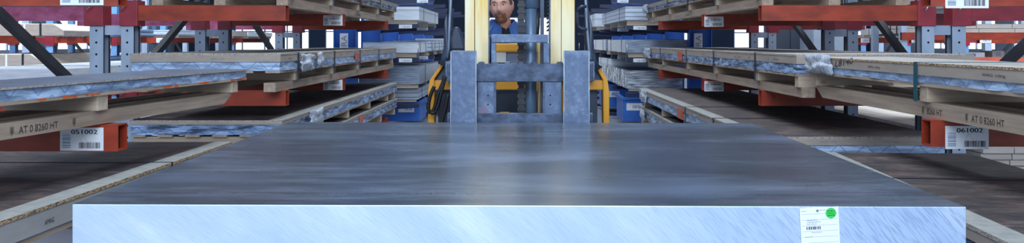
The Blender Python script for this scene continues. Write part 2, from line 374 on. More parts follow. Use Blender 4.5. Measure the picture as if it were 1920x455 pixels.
class MB:
    def __init__(s): s.v = []; s.f = []; s.m = []; s.sm = []; s.slots = []; s.open = set()
    def mi(s, mat):
        if mat not in s.slots: s.slots.append(mat)
        return s.slots.index(mat)
    def add(s, vs, fs, mat, smooth=False):
        b = len(s.v); s.v += [Vector(v) for v in vs]
        k = s.mi(mat)
        for f in fs:
            s.f.append([b + i for i in f]); s.m.append(k); s.sm.append(smooth)
        return s
    def box(s, x0, x1, y0, y1, z0, z1, mat, top=None, near=None, c=0.0):
        if x0 > x1: x0, x1 = x1, x0
        if y0 > y1: y0, y1 = y1, y0
        if z0 > z1: z0, z1 = z1, z0
        if c <= 0:
            vs = [(x0, y0, z0), (x1, y0, z0), (x1, y1, z0), (x0, y1, z0), (x0, y0, z1), (x1, y0, z1), (x1, y1, z1), (x0, y1, z1)]
            fs = [(0, 3, 2, 1), (0, 1, 5, 4), (1, 2, 6, 5), (2, 3, 7, 6), (3, 0, 4, 7)]
            s.add(vs, fs, mat)
            if near:
                s.m[-4] = s.mi(near)
            b = len(s.v) - 8
            s.f.append([b + 4, b + 5, b + 6, b + 7]); s.m.append(s.mi(top or mat)); s.sm.append(False)
            return s
        bm = bmesh.new()
        r = bmesh.ops.create_cube(bm, size=1)
        for v in bm.verts:
            v.co = Vector((x0 if v.co.x < 0 else x1, y0 if v.co.y < 0 else y1, z0 if v.co.z < 0 else z1))
        bmesh.ops.bevel(bm, geom=bm.edges[:], offset=c, segments=2, affect='EDGES', profile=0.6)
        bm.verts.index_update()
        s.add([v.co.copy() for v in bm.verts], [[v.index for v in f.verts] for f in bm.faces], mat)
        if top:
            b = len(s.f) - len(bm.faces)
            for i, f in enumerate(bm.faces):
                if f.normal.z > 0.9: s.m[b + i] = s.mi(top)
        bm.free()
        return s
    def quad(s, o, u, v, mat):
        o = Vector(o); u = Vector(u); v = Vector(v)
        s.add([o, o + u, o + u + v, o + v], [(0, 1, 2, 3)], mat); s.open.add(len(s.f) - 1)
        return s
    def prism(s, poly, axis, a, b, mat):
        def mk(p, t):
            if axis == 'x': return (t, p[0], p[1])
            if axis == 'y': return (p[0], t, p[1])
            return (p[0], p[1], t)
        n = len(poly)
        vs = [mk(p, a) for p in poly] + [mk(p, b) for p in poly]
        fs = [tuple(range(n)), tuple(range(2 * n - 1, n - 1, -1))] + [(i, (i + 1) % n, n + (i + 1) % n, n + i) for i in range(n)]
        return s.add(vs, fs, mat)
    def tube(s, pts, r, mat, seg=10, closed=False, flat=None):
        pts = [Vector(p) for p in pts]; n = len(pts)
        rs = r if isinstance(r, (list, tuple)) else [r] * n
        vs = []
        for i, p in enumerate(pts):
            a = pts[(i - 1) % n] if (closed or i > 0) else p
            b = pts[(i + 1) % n] if (closed or i < n - 1) else p
            t = (b - a).normalized()
            up = Vector((0, 0, 1)) if abs(t.z) < 0.9 else Vector((0, 1, 0))
            e1 = t.cross(up).normalized(); e2 = e1.cross(t).normalized()
            for k in range(seg):
                w = 2 * math.pi * k / seg
                vs.append(p + e1 * math.cos(w) * rs[i] + e2 * math.sin(w) * rs[i] * (flat or 1))
        fs = []
        for i in range(n if closed else n - 1):
            j = (i + 1) % n
            for k in range(seg):
                l = (k + 1) % seg
                fs.append((i * seg + k, i * seg + l, j * seg + l, j * seg + k))
        s.add(vs, fs, mat, True)
        if not closed:
            b = len(s.v) - n * seg
            for q, rev in ((0, True), ((n - 1) * seg, False)):
                s.f.append([b + q + k for k in (reversed(range(seg)) if rev else range(seg))]); s.m.append(s.mi(mat)); s.sm.append(False)
        return s
    def bar(s, p0, p1, w, h, mat):
        """flat bar from p0 to p1, w wide (along x), h deep"""
        p0 = Vector(p0); p1 = Vector(p1); t = (p1 - p0).normalized()
        e1 = Vector((1, 0, 0)); e2 = t.cross(e1).normalized()
        vs = []
        for p in (p0, p1):
            for a, b in ((-1, -1), (1, -1), (1, 1), (-1, 1)):
                vs.append(p + e1 * a * w / 2 + e2 * b * h / 2)
        return s.add(vs, [(0, 1, 2, 3), (7, 6, 5, 4), (0, 4, 5, 1), (1, 5, 6, 2), (2, 6, 7, 3), (3, 7, 4, 0)], mat)
    def text(s, st, o, u, v, w, h, mat):
        """text filling a w x h box from lower-left corner o, along unit u, up v"""
        vs, fs, asp = text_mesh(st); o = Vector(o); u = Vector(u); v = Vector(v)
        if w is None: w = h * asp
        b0 = len(s.f)
        s.add([o + u * (a * w) + v * (b * h) for a, b in vs], fs, mat)
        s.open |= set(range(b0, len(s.f)))
        return s
    def barcode(s, o, u, v, w, h, mat, n=16, seed=1):
        rr = random.Random(seed); x = 0.0; o = Vector(o); u = Vector(u); v = Vector(v)
        ws = [rr.choice((1, 1, 2, 3)) for _ in range(2 * n)]; tot = sum(ws)
        for i, a in enumerate(ws):
            if i % 2 == 0: s.quad(o + u * (x * w / tot), u * (a * w / tot), v * h, mat)
            x += a
        return s
    def build(s, name, parent=None, origin=(0, 0, 0), recalc=True, bevel=0.0, label=None):
        me = bpy.data.meshes.new(name)
        og = Vector(origin)
        me.from_pydata([v - og for v in s.v], [], s.f)
        for k in s.slots: me.materials.append(M[k])
        for p, k, q in zip(me.polygons, s.m, s.sm): p.material_index = k; p.use_smooth = q
        if recalc and not s.open:
            bm = bmesh.new(); bm.from_mesh(me)
            bmesh.ops.recalc_face_normals(bm, faces=bm.faces[:]); bm.to_mesh(me); bm.free()
        me.update()
        o = bpy.data.objects.new(name, me); COL.objects.link(o)
        if parent is not None: o.parent = parent
        if bevel:
            md = o.modifiers.new('soft_edges', 'BEVEL'); md.width = bevel; md.segments = 2; md.limit_method = 'ANGLE'
        if label: o['label'] = label
        return o

def empty(name, loc, label, cat, group=None, rz=0.0):
    o = bpy.data.objects.new(name, None); COL.objects.link(o)
    o.location = loc; o.rotation_euler = (0, 0, rz); o.empty_display_size = 0.2
    o['label'] = label; o['category'] = cat
    if group: o['group'] = group
    return o
def struct(o): o['kind'] = 'structure'; return o
def tag(o, label, cat, group=None):
    o['label'] = label; o['category'] = cat
    if group: o['group'] = group
    return o

# ------------------------------------------------------------ hall
struct(MB().box(-16, 16, -6, 40, -0.12, 0, 'concrete').build('floor'))
struct(MB().box(-16, 16, -6, 40, 7.5, 7.6, 'steel_grey').build('ceiling'))
def windowed_wall(name, axis, pos, a0, a1, z1, wins, mat, sgn):
    """wall made of strips around its window openings; wins = [(a, b, z0, z1)] in order along the wall"""
    mb = MB()
    def put(u0, u1, za, zb, m=mat):
        if u1 - u0 < 1e-3 or zb - za < 1e-3: return
        if axis == 'y': mb.box(u0, u1, pos, pos + 0.25 * sgn, za, zb, m)
        else: mb.box(pos, pos + 0.25 * sgn, u0, u1, za, zb, m)
    cur = a0
    for (u0, u1, w0, w1) in wins:
        put(cur, u0, 0, z1); put(u0, u1, 0, w0); put(u0, u1, w1, z1); cur = u1
    put(cur, a1, 0, z1)
    return struct(mb.build(name))
win_count = [0]
def window(axis, pos, u0, u1, w0, w1, sgn, nm=4):
    win_count[0] += 1
    t = 0.05
    def bx(mb, a, b, c, d, p0, p1, m):
        if axis == 'y': mb.box(a, b, pos + p0 * sgn, pos + p1 * sgn, c, d, m)
        else: mb.box(pos + p0 * sgn, pos + p1 * sgn, a, b, c, d, m)
    fr = MB()
    for a, b, c, d in ((u0, u1, w0, w0 + t), (u0, u1, w1 - t, w1), (u0, u0 + t, w0, w1), (u1 - t, u1, w0, w1)):
        bx(fr, a, b, c, d, 0.02, 0.18, 'upright')
    for k in range(1, nm):
        u = u0 + (u1 - u0) * k / nm
        bx(fr, u - 0.03, u + 0.03, w0, w1, 0.04, 0.16, 'upright')
    zm = (w0 + w1) / 2
    bx(fr, u0, u1, zm - 0.025, zm + 0.025, 0.05, 0.15, 'upright')
    f = struct(fr.build('window_%d' % win_count[0]))
    g = MB(); bx(g, u0 + 0.01, u1 - 0.01, w0 + 0.01, w1 - 0.01, 0.09, 0.11, 'daylight')
    g.build('glass', f)
back = [(-13.5, -9.5, 0.9, 2.6), (-8.8, -5.4, 0.9, 2.6), (-1.6, 1.2, 0.05, 2.4), (5.2, 8.4, 1.0, 2.4), (9.4, 13.5, 1.0, 2.4)]
windowed_wall('wall_back', 'y', 38, -16, 16, 7.5, back, 'wall_dark', 1)
for w in back: window('y', 38, *w, 1)
lw = [(4 + 6 * k, 9 + 6 * k, 1.0, 2.3) for k in range(5)]
windowed_wall('wall_left', 'x', -15.5, -5.5, 38, 7.5, lw, 'wall', -1)
windowed_wall('wall_right', 'x', 15.5, -5.5, 38, 7.5, lw, 'wall', 1)
for w in lw: window('x', -15.5, *w, -1); window('x', 15.5, *w, 1)

# ------------------------------------------------------------ the slab
YB = 4.61
def slab():
    root = empty('aluminium_slab', (0, 2.385, 0.52), 'thick bare aluminium slab lying across the forklift forks, white tag on its front', 'metal slab')
    x0, x1 = PX(135, 2.385), PX(1812, 2.385)
    X0, X1 = PX(541, YB), PX(1409, YB)
    z0 = PZ(382, 2.385); z1 = PZ(228.5, YB); zb = 0.55
    zr0 = PZ(387, 2.385); zr1 = PZ(230.5, YB)
    og = root.location
    mb = MB(); c = 0.004
    P8 = [Vector(p) for p in ((x0, 2.385, zb), (x1, 2.385, zb), (X1, YB, zb + .015), (X0, YB, zb + .015),
                              (x0, 2.385, z0), (x1, 2.385, zr0), (X1, YB, zr1), (X0, YB, z1))]
    mb.add(P8, [(0, 3, 2, 1)], 'slab_side'); b = 0
    for f, m in (((0, 1, 5, 4), 'slab_cut'), ((1, 2, 6, 5), 'slab_side'), ((2, 3, 7, 6), 'slab_side'), ((3, 0, 4, 7), 'slab_side'), ((4, 5, 6, 7), 'slab_top')):
        mb.f.append(list(f)); mb.m.append(mb.mi(m)); mb.sm.append(False)
    mb.build('slab_body', root, og, bevel=0.003)
    # tag on the cut face
    D = 2.3835
    t = MB()
    a = PX(1499, D); bb = PX(1571.5, D); zt = PZ(390, D)
    M0 = Matrix.Rotation(R(-3.0), 4, 'Y')
    def q(px, py, d=0.0):   # millimetres on the tag -> world
        v = M0 @ Vector((px, 0, py)); return (a + v.x, D - d, zt + v.z)
    W = bb - a; H = 0.155
    t.add([q(0, 0), q(W, 0.0), q(W, -H), q(0, -H), q(0, 0, .001), q(W, 0.0, .001), q(W, -H, .001), q(0, -H, .001)],
          [(0, 1, 2, 3), (7, 6, 5, 4), (0, 4, 5, 1), (1, 5, 6, 2), (2, 6, 7, 3), (3, 7, 4, 0)], 'white')
    u = M0 @ Vector((1, 0, 0)); v = M0 @ Vector((0, 0, 1))
    def line(x, y, w, h, m): t.quad(q(x, y, .0016), u * w, v * h, m)
    for k in range(1, 9): line(0.004, -0.016 * k - .002, W - .008, 0.0005, 'ink_blue')
    def scribble(o, w, h, m, seed, mb=t):   # print too small to read in the photo: a row of short strokes
        r_ = random.Random(seed); x = 0.0; o = Vector(o)
        while x < w:
            a_ = min(r_.uniform(.0012, .004), w - x); mb.quad(o + u * x, u * a_, v * h * r_.uniform(.6, 1.0), m); x += a_ + r_.uniform(.0006, .0018)
    scribble(q(0.003, -0.0095, .0016), 0.017, 0.0018, 'ink_blue', 1)
    scribble(q(0.055, -0.009, .0016), 0.020, 0.0018, 'ink_blue', 2)
    for k, w in enumerate((0.030, 0.038, 0.028)): scribble(q(0.018, -0.036 - .0052 * k, .0016), w, 0.0022, 'ink_blue', 3 + k)
    t.barcode(q(0.016, -0.061, .0016), u, v, 0.042, 0.0085, 'ink', 14, 3)
    scribble(q(0.030, -0.070, .0016), 0.030, 0.0020, 'ink_blue', 8); scribble(q(0.012, -0.082, .0016), 0.022, 0.0022, 'ink_blue', 9)
    tag_o = t.build('paper_tag', root, og, label='white printed paper tag')
    st = MB()
    c0 = Vector(q(0.0865, -0.0175, .002)); r = 0.0148
    st.add([c0] + [c0 + u * r * math.cos(k * math.pi / 16) + v * r * math.sin(k * math.pi / 16) for k in range(32)],
           [(0, 1 + k, 1 + (k + 1) % 32) for k in range(32)], 'green'); st.open.add(0)
    for k in range(3): scribble(c0 + u * -0.010 + v * (0.0055 - .0062 * k) + Vector((0, -.0008, 0)), 0.020, 0.0024, 'ink', 20 + k, st)
    st.build('round_sticker', tag_o, og, label='round green sticker')
    ho = MB(); h0 = Vector(q(0.049, -0.009, 0.0)); ho.tube([h0, h0 + Vector((0, -.003, 0))], 0.0035, 'pin', 12)
    ho.build('eyelet', tag_o, og)
slab()

# ------------------------------------------------------------ cantilever racks
XT = 1.755   # arm tips
def arm_mesh(sx, xt, xr, y, z0, h=0.115, d=0.088, mat='arm_red'):
    """open-ended box tube from tip xt to root xr"""
    mb = MB(); w = 0.006
    a, b = sx * xt, sx * xr
    e = sx * 0.002
    mb.box(a, b, y, y + w, z0, z0 + h, mat); mb.box(a, b, y + d - w, y + d, z0, z0 + h, mat)
    mb.box(a, b, y + w, y + d - w, z0, z0 + w, mat); mb.box(a, b, y + w, y + d - w, z0 + h - w, z0 + h, mat)
    mb.box(a + sx * 0.03, a + sx * 0.034, y + w, y + d - w, z0 + w, z0 + h - w, 'hole')  # dark plate stands for the shade inside the hollow end
    return mb
def arm_label(sx, a, y, z0, code, seed, root, og, parent):
    mb = MB(); W = 0.188; H = 0.10
    x0 = -sx * 0 + (a if sx > 0 else a - W)
    mb.box(x0, x0 + W, y - 0.0015, y - 0.0002, z0, z0 + H, 'white')
    Y = y - 0.0025; u = (1, 0, 0); v = (0, 0, 1)
    # thin rule and bar codes
    mb.barcode((x0 + 0.010, Y, z0 + 0.012), (0, 0, 1), (1, 0, 0), 0.062, 0.036, 'ink_blue', 14, seed)
    mb.barcode((x0 + 0.082, Y, z0 + 0.010), u, v, 0.092, 0.026, 'ink', 26, seed + 5)
    if code:
        for q in (0, .0014): mb.text(code, (x0 + 0.048 + q, Y - q * .1, z0 + 0.072), u, v, 0.113, 0.019, 'ink')
        for p0, p1 in (((0.098, 0.07), (0.140, 0.008)), ((0.138, 0.04), (0.085, 0.012)), ((0.098, 0.07), (0.080, 0.012))):
            d = Vector((p1[0] - p0[0], 0, p1[1] - p0[1])); n = Vector((-d.z, 0, d.x)).normalized() * 0.0007
            mb.quad((x0 + p0[0], Y - .0004, z0 + p0[1]), d, n, 'ink_red')
    else:
        mb.quad((x0 + 0.03, Y, z0 + 0.082), (0.12, 0, 0), (0, 0, 0.004), 'ink_red')
        mb.quad((x0 + 0.10, Y - .0002, z0 + 0.05), (0.004, 0, 0), (0, 0, 0.045), 'ink_red')
        mb.quad((x0 + 0.06, Y, z0 + 0.062), (0.10, 0, 0), (0, 0, 0.010), 'ink_blue')
    mb.build('location_label', parent, og)

ARM_TOP = [CZ - 0.36, CZ + 0.27, CZ - 0.99, CZ + 0.90]
def upright_mesh(sx, xa, y, w, d, z1, mat, holes=True):
    mb = MB()
    x0, x1 = sorted((sx * xa, sx * (xa + w)))
    t = 0.006; xo = x1 if sx > 0 else x0      # channel section, open towards the aisle
    mb.box(x0, x1, y, y + t, 0, z1, mat); mb.box(x0, x1, y + d - t, y + d, 0, z1, mat)
    mb.box(min(xo, xo - sx * t), max(xo, xo - sx * t), y + t, y + d - t, 0, z1, mat)
    xi = x0 if sx > 0 else x1
    for ya, yb in ((y + t, y + .02), (y + d - .02, y + d - t)): mb.box(min(xi, xi + sx * t), max(xi, xi + sx * t), ya, yb, 0, z1, 'brace')  # lips coloured dark to deepen the shade of the open side
    mb.box(x0 - .04, x1 + .04, y - .03, y + d + .03, 0, 0.012, mat)
    if holes:
        z = 0.15
        while z < z1:
            xc = (x0 + x1) / 2
            r = 0.0085
            mb.add([(xc + r * math.cos(k * math.pi / 5), y - 0.0012, z + r * math.sin(k * math.pi / 5)) for k in range(10)], [tuple(range(10))], 'hole')
            mb.open.add(len(mb.f) - 1)
            z += 0.088
    return mb
def big_rack(sx, label, frames, xu, braces, code):
    root = empty('cantilever_rack', (sx * xu, frames[0], 0), label, 'storage rack')
    og = root.location
    for i, y in enumerate(frames):
        u = upright_mesh(sx, xu, y + 0.005, 0.092, 0.115, 2.9, 'upright'); u.build('upright', root, og)
        xb = xu + 0.225
        u = upright_mesh(sx, xb, y + 0.005, 0.10, 0.115, 2.9, 'upright'); u.build('upright', root, og)
        for zb in (CZ + 0.05, CZ - 0.62, CZ - 1.15, CZ + 0.75):
            b = MB().box(sx * (xu + 0.092), sx * xb, y + 0.03, y + 0.09, zb, zb + 0.07, 'upright'); b.build('cross_tie', root, og)
        for li, zt in enumerate(ARM_TOP):
            low = li == 2
            xt = XT + (0.0 if sx < 0 else 0.015)
            if sx > 0 and i == 0 and li == 0: zt += 0.020
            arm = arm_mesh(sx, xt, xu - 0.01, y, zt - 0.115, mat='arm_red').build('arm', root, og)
            cn = MB(); x0, x1 = sorted((sx * (xu - 0.035), sx * (xu + 0.098)))
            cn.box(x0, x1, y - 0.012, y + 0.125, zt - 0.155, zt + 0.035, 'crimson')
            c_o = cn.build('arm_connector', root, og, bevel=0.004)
            pn = MB(); xc = (x0 + x1) / 2 + sx * .01
            pn.tube([(xc, y - 0.02, zt + 0.0), (xc, y - 0.034, zt + 0.0), (xc - .02, y - 0.036, zt - 0.02), (xc - .035, y - 0.036, zt - 0.045)], 0.0045, 'pin', 8)
            pn.build('locking_pin', c_o, og)
            if code and i in (0, 2) and li != 2:
                c = code if i == 0 and li == 0 else None
                ax = sx * (xt + 0.062)
                if i == 2: ax = sx * (xt + 0.008)
                arm_label(sx, ax, y, zt - (0.112 if sx < 0 else 0.125), c, 11 + i * 3 + li, root, og, arm)
            if i == 1 and li == 0 and sx > 0:
                m3 = MB(); m3.text('3', (sx * xt + 0.075, y - .001, zt - 0.075), (1, 0, 0), (0, 0, 1), 0.022, 0.035, 'stamp'); m3.build('chalk_mark', arm, og)
            # arm on the far side of the uprights
            back_a = arm_mesh(-sx, -(xb + 1.25), -(xb + 0.09), y, zt - 0.115, mat='crimson_sheen' if sx < 0 else 'crimson')
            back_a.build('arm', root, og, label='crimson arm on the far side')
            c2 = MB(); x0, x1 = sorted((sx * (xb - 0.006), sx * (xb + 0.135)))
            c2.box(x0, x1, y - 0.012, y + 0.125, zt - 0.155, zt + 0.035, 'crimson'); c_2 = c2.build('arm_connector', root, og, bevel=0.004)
            xc = (x0 + x1) / 2
            pn = MB(); pn.tube([(xc, y - 0.02, zt + 0.0), (xc, y - 0.034, zt + 0.0), (xc - .02, y - 0.036, zt - 0.02), (xc - .035, y - 0.036, zt - 0.045)], 0.0045, 'pin', 8)
            pn.build('locking_pin', c_2, og)
    for (ya, za, yb, zb) in braces:
        x = sx * (xu + 0.16)
        MB().bar((x, ya, za), (x, yb, zb), 0.05, 0.055, 'brace').build('diagonal_brace', root, og)
    return root
FR = [3.70, 6.32, 8.35, 11.05]
big_rack(-1, 'pale uprights with red cantilever arms along the left side of the aisle, sign 051002', FR, 2.885,
         [(3.8, CZ + .80, 6.30, CZ - .57), (6.45, CZ - .42, 8.33, CZ + .53), (8.45, CZ + .78, 11.03, CZ - .42)], '051002')
big_rack(1, 'pale uprights with red cantilever arms along the right side of the aisle, sign 061002', FR, 2.96,
         [(3.8, CZ + .80, 6.30, CZ - .57), (6.45, CZ - .42, 8.33, CZ + .67), (8.45, CZ - .42, 11.03, CZ + .78)], '061002')

# ------------------------------------------------------------ packs of sheet on pallets
def crinkled(mb, sx, x, y0, y1, z0, z1, W, amp, mat, seed, near=True):
    """wrapped block whose aisle face and near end are really wrinkled"""
    ny = max(6, int((y1 - y0) / 0.045)); nz = 4
    def d(a, b, c): return amp * noise.noise(Vector((a * 9, b * 9, c * 22 + seed)))+ amp * .5 * noise.noise(Vector((a * 31, b * 31, c * 40 + seed)))
    vs = []; fs = []
    for j in range(nz + 1):
        for i in range(ny + 1):
            y = y0 + (y1 - y0) * i / ny; z = z0 + (z1 - z0) * j / nz
            k = 0 if (i in (0, ny)) else 1
            vs.append((sx * (x + (d(0, y, z) - amp * .3) * k), y, z))
    for j in range(nz):
        for i in range(ny):
            a = j * (ny + 1) + i; fs.append((a, a + 1, a + ny + 2, a + ny + 1) if sx < 0 else (a, a + ny + 1, a + ny + 2, a + 1))
    mb.add(vs, fs, mat, True)
    nx = max(5, int(W / 0.05)); vs = []; fs = []
    for j in range(nz + 1):
        for i in range(nx + 1):
            xx = x + W * i / nx; z = z0 + (z1 - z0) * j / nz
            k = 0 if i in (0, nx) else 1
            vs.append((sx * xx, y0 - (d(xx, 0, z) * .7) * k, z))
    for j in range(nz):
        for i in range(nx):
            a = j * (nx + 1) + i; fs.append((a, a + 1, a + nx + 2, a + nx + 1) if sx > 0 else (a, a + nx + 1, a + nx + 2, a + 1))
    mb.add(vs, fs, mat, True)
    # far, outer, top and bottom
    xa, xb = sx * x, sx * (x + W)
    mb.add([(xa, y0, z0), (xb, y0, z0), (xb, y1, z0), (xa, y1, z0), (xa, y0, z1), (xb, y0, z1), (xb, y1, z1), (xa, y1, z1)],
           [(1, 2, 6, 5), (2, 3, 7, 6), (4, 5, 6, 7), (0, 3, 2, 1)], mat)
    return mb

def pack(label, sx, edge, y0, L, W, ztop, group=None, bearer=0.065, timber=0.07, deck=0.016, foil=0.065, strip=0.05, cover=0.012,
         timbers=(0.05, 1.2, 2.4, 3.6, 4.9), straps=(), rot=0.0, top='hardboard', margin=True, cover_side='osb_grey', foil_mat='foil_print',
         foil_end=None, strip_mat='card', texts=(), tags=(), amp=0.006, bearer_over=0.0, cut_end=False, strap_mat='strap', stamps=(), wraps=(), name='sheet_pack', sw=0.034, spots=()):
    H = bearer + timber + deck + foil + strip + cover
    z0 = ztop - H
    root = empty(name, (sx * edge, y0, z0), label, 'pack of metal sheets', group, rot)
    u = Vector((0, 1, 0)) if sx < 0 else Vector((0, -1, 0)); v = Vector((0, 0, 1))
    z = 0.0
    if bearer:
        for k, xb in enumerate((0.03, W / 2 - 0.05, W - 0.13)):
            mb = MB(); a, b = sx * xb, sx * (xb + 0.085)
            e0, e1 = -0.02, L - 0.05 + bearer_over
            if cut_end:
                mb.prism([(e0, 0), (e1 - 0.10, 0), (e1, bearer * .75), (e1, bearer), (e0, bearer)], 'x', min(a, b), max(a, b), 'pine_y')
            else:
                mb.prism([(e0, 0), (e1, 0), (e1, bearer), (e0, bearer)], 'x', min(a, b), max(a, b), 'pine_y')
            if k == 0:
                for (yy, st, h) in stamps:
                    yo = yy
                    o = Vector((sx * (xb - 0.0012), yo, bearer * 0.22))
                    if st: mb.text(st, o + u * 0.06, u, v, None, h, 'stamp')
                    # ear-of-corn treatment mark beside the lettering
                    mb.quad(o + u * 0.022 + v * -.006, u * 0.0022, v * (h + .012), 'stamp')
                    for q in range(5):
                        for sg in (-1, 1):
                            mb.quad(o + u * (0.023 + (0 if sg > 0 else -.001)) + v * (0.002 + q * h / 5.2), u * 0.010 * sg + v * .005, v * 0.0024, 'stamp')
            mb.build('bearer', root)
        z += bearer
    for ty in timbers:
        mb = MB().box(sx * 0.012, sx * (W - 0.012), ty, ty + 0.075, z, z + timber, 'pine_x', c=0.003)
        mb.build('cross_timber', root)
    z += timber
    if deck:
        mb = MB(); n = max(3, int(W / 0.17)); w = min(0.105, W / (n + .5))
        for k in range(n):
            xa = 0.004 + (W - 0.008 - w) * k / (n - 1)
            mb.box(sx * xa, sx * (xa + w), 0.0, L, z, z + deck, 'pine_y')
        for k, (sy_, sl) in enumerate(spots):
            for q in range(3):
                yy = sy_ + sl * q / 3; hh = deck * (0.55 + .3 * ((k + q) % 2))
                mb.quad((sx * 0.0028, yy, z + deck - hh), (0, sl * .34 * (1 - .3 * ((k + q * 2) % 3) / 2), 0), (0, 0, hh), 'orange_tag')
        mb.build('deck_boards', root)
    z += deck
    zf = z
    if foil:
        mb = MB(); crinkled(mb, sx, 0.006, 0.004, L - 0.004, z, z + foil + (strip if strip else 0) - 0.002, W - 0.012, amp, foil_mat, int(edge * 1000 + y0 * 77) % 97)
        mb.build('wrapped_sheets', root)
    z += foil
    if strip:
        t = 0.005; mb = MB()
        zs0, zs1 = z, z + strip
        mb.box(sx * -0.002, sx * 0.006, -0.006, L + 0.002, zs0, zs1, strip_mat)
        mb.box(sx * 0.006, sx * (W + 0.001), -0.008, -0.002, zs0, zs1, strip_mat)
        for (kind, pos, st, h, w) in texts:
            if kind == 'side':
                mb.text(st, Vector((sx * -0.0035, pos, zs0 + strip * 0.28)), u, v, w, h, 'ink')
            elif kind == 'side_script':
                mb.text(st, Vector((sx * -0.0035, pos, zs0 + strip * 0.12)), (u + v * .10).normalized(), (v + u * .25), w, h, 'ink')
            else:
                mb.text(st, Vector((pos, -0.0095, zs0 + strip * 0.3)), (1, 0, 0), v, w, h, 'ink_blue')
        mb.build('cardboard_edge', root)
    z += strip
    mb = MB(); o_ = 0.004
    if margin:
        mw = 0.095
        mb.box(sx * -o_, sx * mw, -o_, L + o_, z, z + cover, cover_side, top='margin')
        mb.box(sx * mw, sx * (W + o_), -o_, L + o_, z, z + cover - 0.001, cover_side, top=top)
    else:
        mb.box(sx * -o_, sx * (W + o_), -o_, L + o_, z, z + cover, cover_side, top=top)
    mb.build('cover_board', root)
    for s_ in straps:
        mb = MB(); w = sw; zt = z + cover; e = 0.007; zb = (bearer if bearer else 0) + 0.0
        mb.box(sx * -e, sx * (-e + 0.0025), s_, s_ + w, zb, zt + 0.002, strap_mat)
        mb.box(sx * -e, sx * (W + e), s_, s_ + w, zt, zt + 0.0022, strap_mat)
        mb.box(sx * (W + e - .0025), sx * (W + e), s_, s_ + w, zb, zt + 0.002, strap_mat)
        mb.build('strap', root)
    for (yy, hh, ww, dz) in tags:
        mb = MB(); mb.box(sx * -0.010, sx * -0.0085, yy, yy + ww, zf + dz, zf + dz + hh, 'orange_tag')
        for k in range(3): mb.quad(Vector((sx * -0.0106, yy + (ww * .1 if sx < 0 else ww * .9), zf + dz + hh * (0.2 + .25 * k))), u * ww * .7, v * hh * .07, 'ink_blue')
        mb.build('orange_tag', root)
    for (yy, ww, zz0, zz1, sd) in wraps:
        # crumpled film gathered over the edge
        mb = MB(); nu, nv = 12, 10; vs = []
        for i in range(nu + 1):
            for j in range(nv + 1):
                a = i / nu; b = j / nv
                y = yy + ww * a; zz = zz0 + (zz1 - zz0) * b
                n1 = noise.noise(Vector((a * 5 + sd, b * 4, 1.3))); n2 = noise.noise(Vector((a * 11, b * 9 + sd, 4.3)))
                x = -0.018 - 0.022 * math.sin(math.pi * b) * math.sin(math.pi * a) - 0.016 * n1 - .012 * n2
                vs.append((sx * x, y + 0.02 * n2 * (1 if 0 < i < nu else 2), zz + 0.012 * n1))
        fs = [(i * (nv + 1) + j, (i + 1) * (nv + 1) + j, (i + 1) * (nv + 1) + j + 1, i * (nv + 1) + j + 1) for i in range(nu) for j in range(nv)]
        mb.add(vs, fs, 'clear', True)
        ob = mb.build('crumpled_film', root)
        md = ob.modifiers.new('thickness', 'SOLIDIFY'); md.thickness = 0.004
    return root

ZM = CZ - 0.085     # tops of the middle level
AM = 'AMAG  rolling'
# left side
pack('low grey-topped pack wrapped in printed blue film on stamped timber, nearest at middle left', -1, 2.03, 1.25, 3.9, 0.46, CZ - 0.165,
     bearer=0.060, timber=0.066, deck=0.014, foil=0.043, strip=0, cover=0.008, timbers=(0.1, 1.25, 2.40, 3.72), rot=R(-5.5),
     top='film_top', margin=False, cut_end=True, bearer_over=-0.1, stamps=((1.87, 'AT 0 8260 HT', 0.027), (2.24, '', 0.027)),
     wraps=(), amp=0.008, spots=((2.00, .05), (2.15, .10), (2.30, .10), (2.93, .15), (3.30, .12), (3.68, .2)))
pack('long strapped pack with cardboard edge and orange tag, middle left, beyond the grey-topped one', -1, 1.755, 6.18, 5.67, 1.085, ZM,
     straps=(0.47, 1.75, 3.00, 4.20), timbers=(0.45, 1.73, 2.98, 4.18, 5.38), foil_mat='foil_print', strip=0.05, foil=0.065,
     texts=[('end', -0.95, AM, 0.014, 0.10), ('end', -0.50, AM, 0.014, 0.10), ('side', 0.20, AM, 0.012, 0.10), ('side', 2.0, AM, 0.012, 0.10), ('side', 3.4, AM, 0.012, 0.1)],
     tags=((2.72, 0.075, 0.22, 0.02),), wraps=((0.52, 0.40, 0.13, 0.262, 1.0), (1.05, 0.16, 0.14, 0.27, 6.0)), margin=False, top='pale_board', amp=0.012)
pack('dark-topped board pack lowest on the near left, beside the slab corner', -1, 1.70, 0.7, 4.28, 1.15, CZ - 0.583,
     bearer=0.0, timber=0.115, deck=0.02, foil=0.004, strip=0.075, cover=0.014, timbers=(0.05, 1.0, 2.0, 3.0, 4.1), cover_side='osb', strip_mat='card_grey',
     texts=[('side', 2.33, 'AMAG', 0.018, 0.06)], straps=(3.42,), sw=0.012)
pack('dark-topped pack with shiny blue film on slats at lower left beyond the slab edge', -1, 1.745, 6.18, 5.7, 1.10, CZ - 0.568,
     bearer=0.0, timber=0.075, deck=0.016, foil=0.075, strip=0.02, cover=0.012, timbers=(0.03, 1.2, 2.4, 3.6, 4.9, 5.5), foil_mat='foil_crinkle',
     wraps=((0.75, 0.45, 0.07, 0.20, 3.0),), amp=0.012, straps=())
pack('lowest narrow-edged pack at left under the shiny blue filmed one, orange tag', -1, 1.75, 7.0, 4.9, 1.10, CZ - 0.785,
     bearer=0.0, timber=0.09, deck=0.016, foil=0.075, strip=0.02, cover=0.012, timbers=(0.03, 1.2, 2.4, 3.6, 4.7), foil_mat='foil_crinkle',
     tags=((2.1, 0.075, 0.25, 0.02),), amp=0.012)
